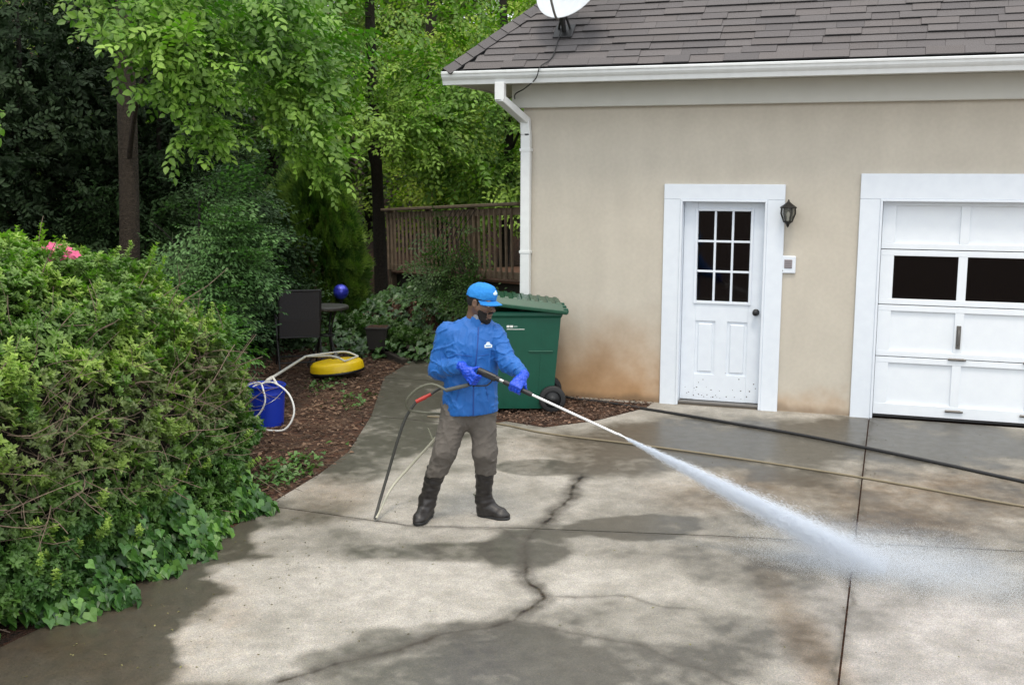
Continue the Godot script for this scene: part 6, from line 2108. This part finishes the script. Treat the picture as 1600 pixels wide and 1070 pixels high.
	for q in [[-0.02, 1.205, 0.115, 1.195], [0.155, 1.195, 0.27, 1.205], [0.005, 0.885, 0.035, 1.0], [0.225, 0.885, 0.20, 1.0]]:
		var p := []
		for k in 9:
			var x := lerpf(q[0], q[2], k / 8.0)
			var y := lerpf(q[1], q[3], k / 8.0)
			p.append(Vector3(x, y, f.front(x, y) + 0.0002))
		g.tube(curve(p, 0.02), [0.0028], 5)
	part("seam", g, paint(lin(0.006, 0.07, 0.30), 0.6), j)
	# white chest emblem: a small house-like badge over a short bar
	var at := Vector3(0.222, 1.262, 0)
	at.z = f.front(at.x, at.y) + 0.001
	var ex := Transform3D(turn_to(Vector3(0.35, 0.12, 1)), at)
	g = Geo.new()
	g.prism(PackedVector2Array([Vector2(-0.026, -0.014), Vector2(0.026, -0.014), Vector2(0.028, 0.004), Vector2(0.016, 0.010), Vector2(0.008, 0.024), Vector2(-0.008, 0.024), Vector2(-0.016, 0.010), Vector2(-0.028, 0.004)]), -0.008, 0.003, ex)
	part("emblem", g, paint(lin(0.62, 0.70, 0.74), 0.7), j)
	g = Geo.new()
	g.prism(PackedVector2Array([Vector2(-0.018, -0.004), Vector2(0.018, -0.004), Vector2(0.018, 0.001), Vector2(-0.018, 0.001)]), 0.003, 0.0042, ex)
	part("emblem_bar", g, paint(lin(0.02, 0.2, 0.5), 0.7), j)

# ---------------------------------------------------------------- pressure wand, its hoses and the jet of water
func man_at(x: float, y: float, z: float) -> Vector3:
	return MAN + Basis(Vector3.UP, TURN) * Vector3(x, y, z)

func washer() -> void:
	var t := thing("pressure_wand", "black pressure washer gun with a long silver lance held by the man", "pressure washer", MAN, TURN)
	var d := Vector3(0.816, -0.326, 0.28).normalized()
	var gb := Vector3(0.430, 1.008, 0.333) - d * 0.285
	var tip := gb + d * 1.06
	var g := Geo.new()
	g.tube(curve([gb - d * 0.02, gb + d * 0.05, gb + d * 0.14], 0.03), [0.021, 0.023, 0.019], 12)
	g.box(Vector3(-0.018, -0.024, 0.0), Vector3(0.018, 0.02, 0.12), 0.008, Transform3D(turn_to(d), gb))
	part("gun_body", g, mat.black, t)
	g = Geo.new()
	var low := Vector3(0.135, 1.068, 0.235) - Vector3(0.055, 0.085, 0.03).normalized() * 0.07
	g.tube(PackedVector3Array([gb + d * 0.01, Vector3(0.135, 1.068, 0.235), low]), [0.018, 0.0165, 0.0165], 12)
	part("grip", g, mat.black, t)
	g = Geo.new()
	g.tube(curve([gb + d * 0.09 + Vector3(0, -0.015, 0.0), gb + d * 0.06 + Vector3(-0.01, -0.07, 0.0), gb + d * 0.0 + Vector3(-0.05, -0.10, -0.01), low + Vector3(0.03, -0.01, 0.012)], 0.02), [0.005], 8)
	part("trigger_guard", g, mat.black, t)
	g = Geo.new()
	g.tube(PackedVector3Array([gb + d * 0.12, gb + d * 0.175]), [0.012], 12)
	part("coupler", g, mat.steel, t)
	g = Geo.new()
	g.tube(PackedVector3Array([gb + d * 0.17, gb + d * 0.18, gb + d * 0.37, gb + d * 0.385]), [0.013, 0.0165, 0.0165, 0.012], 12)
	part("lance_grip", g, mat.black, t)
	g = Geo.new()
	g.tube(PackedVector3Array([gb + d * 0.38, tip - d * 0.05]), [0.0085], 12)
	part("lance", g, paint(lin(0.72, 0.73, 0.74), 0.25, 0.35), t)
	g = Geo.new()
	g.tube(PackedVector3Array([tip - d * 0.055, tip - d * 0.03, tip - d * 0.028, tip]), [0.013, 0.013, 0.0095, 0.008], 12)
	part("nozzle", g, mat.steel, t)
	# hose from the gun: a stiff grey sleeve, then a loop behind the man
	g = Geo.new()
	var e := Vector3(-0.064, 0.955, 0.12)
	g.tube(PackedVector3Array([low, low.lerp(e, 0.15), e]), [0.010, 0.0135, 0.0135], 10)
	var hw := thing("wand_hose", "grey-green hose looping from the gun round behind the man's hip", "hose", MAN, TURN)
	part("sleeve", g, paint(lin(0.10, 0.105, 0.10), 0.6), hw)
	g = Geo.new()
	g.tube(curve([e, Vector3(-0.16, 0.985, 0.06), Vector3(-0.27, 0.94, 0.0), Vector3(-0.352, 0.845, -0.04), Vector3(-0.335, 0.775, -0.08), Vector3(-0.24, 0.745, -0.13), Vector3(-0.10, 0.72, -0.19), Vector3(0.06, 0.66, -0.21), Vector3(0.16, 0.45, -0.26), Vector3(0.2, 0.2, -0.36), Vector3(0.1, 0.012, -0.6), Vector3(-0.2, 0.03, -1.6), Vector3(-0.4, 0.07, -2.6)], 0.03), [0.0095], 8)
	part("hose_loop", g, paint(lin(0.13, 0.13, 0.095), 0.6), hw)
	var h2 := thing("trailing_hose", "dark hose with a red coupling hanging behind the man to the ground", "hose", MAN, TURN)
	g = Geo.new()
	g.tube(curve([Vector3(-0.02, 0.97, -0.15), Vector3(-0.12, 0.92, -0.14), Vector3(-0.19, 0.877, -0.12)], 0.03), [0.009], 8)
	g.tube(curve([Vector3(-0.285, 0.832, -0.1), Vector3(-0.36, 0.72, -0.1), Vector3(-0.425, 0.54, -0.1), Vector3(-0.49, 0.32, -0.1), Vector3(-0.545, 0.13, -0.05), Vector3(-0.575, 0.014, 0.02)], 0.03), [0.0105], 8)
	part("hanging_hose", g, paint(lin(0.045, 0.045, 0.04), 0.6), h2)
	g = Geo.new()
	g.tube(PackedVector3Array([Vector3(-0.185, 0.88, -0.121), Vector3(-0.22, 0.863, -0.115), Vector3(-0.225, 0.86, -0.114), Vector3(-0.29, 0.829, -0.1)]), [0.012, 0.012, 0.0155, 0.014], 10)
	part("coupling", g, paint(lin(0.42, 0.03, 0.02), 0.45), h2)
	g = Geo.new()
	g.tube(curve([Vector3(-0.565, 0.02, 0.02), Vector3(-0.54, 0.07, -0.05), Vector3(-0.48, 0.17, -0.25), Vector3(-0.36, 0.30, -0.32), Vector3(-0.22, 0.46, -0.30), Vector3(-0.12, 0.58, -0.26), Vector3(-0.02, 0.66, -0.22)], 0.03), [0.0095], 8)
	part("pale_hose", g, paint(lin(0.45, 0.43, 0.34), 0.5), h2)
	spray_of_water(man_at(tip.x, tip.y, tip.z))

func spray_of_water(tip: Vector3) -> void:
	var hit := Vector3(3.62, lay(4.1) + 0.02, 4.12)
	var t := thing("water_jet", "white jet of water fanning from the lance tip onto the concrete", "water spray")
	var dir := (hit - tip).normalized()
	var L := tip.distance_to(hit)
	var b := turn_to(dir)
	# solid stream at the nozzle
	var wm := paint(Color(0.93, 0.95, 0.97), 0.3)
	var g := Geo.new()
	g.tube(PackedVector3Array([tip - dir * 0.005, tip + dir * 0.10, tip + dir * 0.26]), [0.004, 0.006, 0.004], 8)
	part("stream", g, wm, t)
	var put := func(called: String, shape: int, at: Vector3, basis: Basis, size: Vector3, density: float) -> void:
		var fv := FogVolume.new()
		fv.name = called
		fv.shape = shape
		fv.size = size
		fv.transform = Transform3D(basis, at)
		var fm := FogMaterial.new()
		fm.albedo = Color(0.97, 0.98, 1.0)
		fm.density = density
		fv.material = fm
		t.add_child(fv, true)
	# cones of drops, apex at the nozzle: dense heart, thin edges
	for q in [[0.60, 0.034, 2.0], [L, 0.150, 0.3], [L * 1.02, 0.24, 0.2]]:
		var l: float = q[0]
		var dd := dir
		var bb := Basis(b.x, -dd, b.y)
		put.call("spray_cone", RenderingServer.FOG_VOLUME_SHAPE_CONE, tip + dd * l * 0.5, bb, Vector3(q[1] * 2.0, l, q[1] * 2.0), q[2])
	# drifting mist where the jet strikes
	var right := Basis(Vector3.UP, TURN) * Vector3(1, 0, 0.3).normalized()
	for q in [[0.25, 0.05, 1.2, 0.30, 0.7, 0.10], [0.5, 0.05, 2.2, 0.40, 1.2, 0.05]]:
		put.call("mist", RenderingServer.FOG_VOLUME_SHAPE_ELLIPSOID, hit + right * q[0] + Vector3(0, q[1], 0), Basis(Vector3.UP, TURN), Vector3(q[2], q[3], q[4]), q[5])
	# streaks of drops
	var dg := Geo.new()
	dg.tube(PackedVector3Array([Vector3(0, 0, -0.5), Vector3(0, 0, -0.1), Vector3(0, 0, 0.5)]), [0.0005, 0.5, 0.0005], 4, false)
	var dm := paint(Color(0.985, 0.99, 1.0), 0.3)
	dm.vertex_color_use_as_albedo = true
	dm.backlight_enabled = true
	dm.backlight = Color(0.9, 0.93, 0.96)
	var xs := []
	var cs := PackedColorArray()
	for k in 240000:
		var s := pow(rng.randf(), 0.66)
		var r := absf(rng.randfn(0, 0.36))
		if r > 1.25 or rng.randf() < smoothstep(0.66, 1.04, s) * 0.9: continue
		var a := rng.randf() * TAU
		var p := tip + dir * L * s * 1.02 + (b.x * cos(a) + b.y * sin(a)) * r * 0.17 * (0.06 + s * 0.94)
		if p.y < lay(p.z) + 0.004: continue
		var v := (p - tip + dir * 0.1).normalized()
		var w := rng.randf_range(0.0004, 0.0009)
		xs.append(Transform3D(turn_to(v) * Basis.from_scale(Vector3(w, w, rng.randf_range(0.008, 0.030))), p))
		cs.append(Color.WHITE)
	many("drops", dg.mesh(dm), xs, cs, t)
	xs = []
	cs = PackedColorArray()
	for k in 340000:        # splash and drifting spray
		var far := pow(rng.randf(), 1.7)
		var along := -0.34 + far * 1.1 + rng.randfn(0, 0.24)
		var p := hit + right * along + Basis(Vector3.UP, TURN) * Vector3(0, 0, rng.randfn(0, 0.11 + far * 0.2))
		var h := 0.075 * (1.0 - far) + 0.05
		p.y = lay(p.z) + 0.004 + minf(absf(rng.randfn(0, h)), h * 2.2)
		var w := rng.randf_range(0.00028, 0.0005)
		xs.append(Transform3D(turn_to(rdir() + right * 0.9 + Vector3(0, 0.4, 0)) * Basis.from_scale(Vector3(w, w, rng.randf_range(0.003, 0.009))), p))
		cs.append(Color.WHITE)
	many("splash_drops", dg.mesh(dm), xs, cs, t)

# ---------------------------------------------------------------- small debris
func litter() -> void:
	var lg := Geo.new()
	lg.col = Color.WHITE
	leaf(lg, Vector3.ZERO, Vector3(0, 0, 1), Vector3.UP, 0.045, 0.022, 0.3, 0.3)
	var sg := Geo.new()
	sg.col = Color.WHITE
	sg.tube(PackedVector3Array([Vector3(0, 0, -0.06), Vector3(0.006, 0.004, 0), Vector3(0, 0, 0.06)]), [0.0012], 3, false)
	var xs := [[], []]
	var cs := [PackedColorArray(), PackedColorArray()]
	var nz := noise_of(201, 0.9, 3)
	var edge := func(z: float) -> float:      # left edge of the concrete
		if z > 4.19: return -0.66
		if z > 2.66: return lerpf(-0.78, -0.66, (z - 2.66) / 1.53)
		if z > -0.28: return lerpf(-1.86, -0.78, (z + 0.28) / 2.94)
		return lerpf(-2.05, -1.86, clampf((z + 1.5) / 1.2, 0, 1))
	var tries := 0
	while xs[0].size() + xs[1].size() < 15000 and tries < 60000:
		tries += 1
		var z := rng.randf_range(-4.5, 4.4)
		var x := rng.randf_range(-5.2, -0.55)
		var e: float = edge.call(z)
		if x > e + 0.03: continue
		if rng.randf() < 0.25 and x < e - 1.6: continue
		var p := Vector3(x, soil_height(x, z) + rng.randf_range(0.004, 0.035), z)
		var q := 0 if rng.randf() < 0.42 else 1
		var up := (Vector3.UP + rdir() * 0.6).normalized()
		xs[q].append(Transform3D(turn_to(Vector3(rng.randf_range(-1, 1), 0.05, rng.randf_range(-1, 1)), up).scaled_local(Vector3.ONE * rng.randf_range(0.6, 1.5)), p))
		var k := 0.5 + nz.get_noise_2d(x, z) * 0.9 + rng.randf_range(-0.35, 0.35)
		cs[q].append(hue(Color(0.075, 0.048, 0.032), Color(0.23, 0.14, 0.088), k))
	for k in 2600:           # the bed between bin and wall
		var x := rng.randf_range(-0.35, 1.36)
		var z := rng.randf_range(0.02, 1.34)
		if not Geometry2D.is_point_in_polygon(Vector2(x, z), PackedVector2Array([Vector2(-0.5, 0.02), Vector2(1.34, 0.02), Vector2(1.32, 0.27), Vector2(0.97, 0.96), Vector2(0.58, 1.35), Vector2(0.16, 1.24), Vector2(-0.1, 1.0)])): continue
		var q := 0 if rng.randf() < 0.6 else 1
		xs[q].append(Transform3D(turn_to(Vector3(rng.randf_range(-1, 1), 0.05, rng.randf_range(-1, 1)), (Vector3.UP + rdir() * 0.6).normalized()).scaled_local(Vector3.ONE * rng.randf_range(0.5, 1.1)), Vector3(x, lay(z) + rng.randf_range(0.0, 0.025), z)))
		cs[q].append(hue(Color(0.06, 0.04, 0.03), Color(0.22, 0.13, 0.085), rng.randf()))
	var m0 := many("leaf_litter", lg.mesh(mat.straw), xs[0], cs[0], self)
	tag(m0, "reddish-brown fallen leaves covering the mulch beds", "leaf litter")
	var m1 := many("pine_straw", sg.mesh(mat.straw), xs[1], cs[1], self)
	tag(m1, "brown pine straw strewn over the mulch beds", "pine straw")
	# crumbs and bits of leaf on the concrete
	var ds := []
	var dc := PackedColorArray()
	for k in 420:
		var near := rng.randf() < 0.55
		var z := rng.randf_range(3.6, 8.0) if near else rng.randf_range(0.3, 7.5)
		var x := (-0.45 + absf(rng.randfn(0, 0.7))) if near else rng.randf_range(-0.4, 4.8)
		ds.append(Transform3D(turn_to(Vector3(rng.randf_range(-1, 1), 0, rng.randf_range(-1, 1))).scaled_local(Vector3.ONE * rng.randf_range(0.12, 0.5)), Vector3(x, lay(z) + 0.003, z)))
		dc.append(hue(Color(0.05, 0.035, 0.02), Color(0.20, 0.19, 0.07), rng.randf()))
	var m2 := many("debris", lg.mesh(mat.straw), ds, dc, self)
	tag(m2, "scattered bits of leaf and grit on the concrete drive", "debris")
	# weeds at the edge of the path
	var iv := ivy_geo(0.05)
	var ix := []
	var ic := PackedColorArray()
	for k in 420:
		var c: Vector3 = [Vector3(-1.0, 0, 3.25), Vector3(-0.95, 0, 3.6), Vector3(-1.6, 0, 0.9), Vector3(-2.3, 0, 0.35)][[0, 0, 1, 1, 2, 3][rng.randi() % 6]]
		var p := c + Vector3(rng.randfn(0, 0.16), 0, rng.randfn(0, 0.2))
		if p.x > edge.call(p.z) - 0.01: continue
		p.y = soil_height(p.x, p.z) + rng.randf_range(0.01, 0.07)
		ix.append(Transform3D(turn_to(Vector3(rng.randf_range(-1, 1), -0.2, rng.randf_range(-1, 1)), (Vector3.UP + rdir() * 0.6).normalized()).scaled_local(Vector3.ONE * rng.randf_range(0.5, 1.2)), p))
		ic.append(hue(Color(0.05, 0.12, 0.025), Color(0.10, 0.20, 0.04), rng.randf()))
	var m3 := many("ground_ivy", iv.mesh(mat.ivy_leaf), ix, ic, self)
	tag(m3, "small green weeds in the mulch beside the path", "weeds")
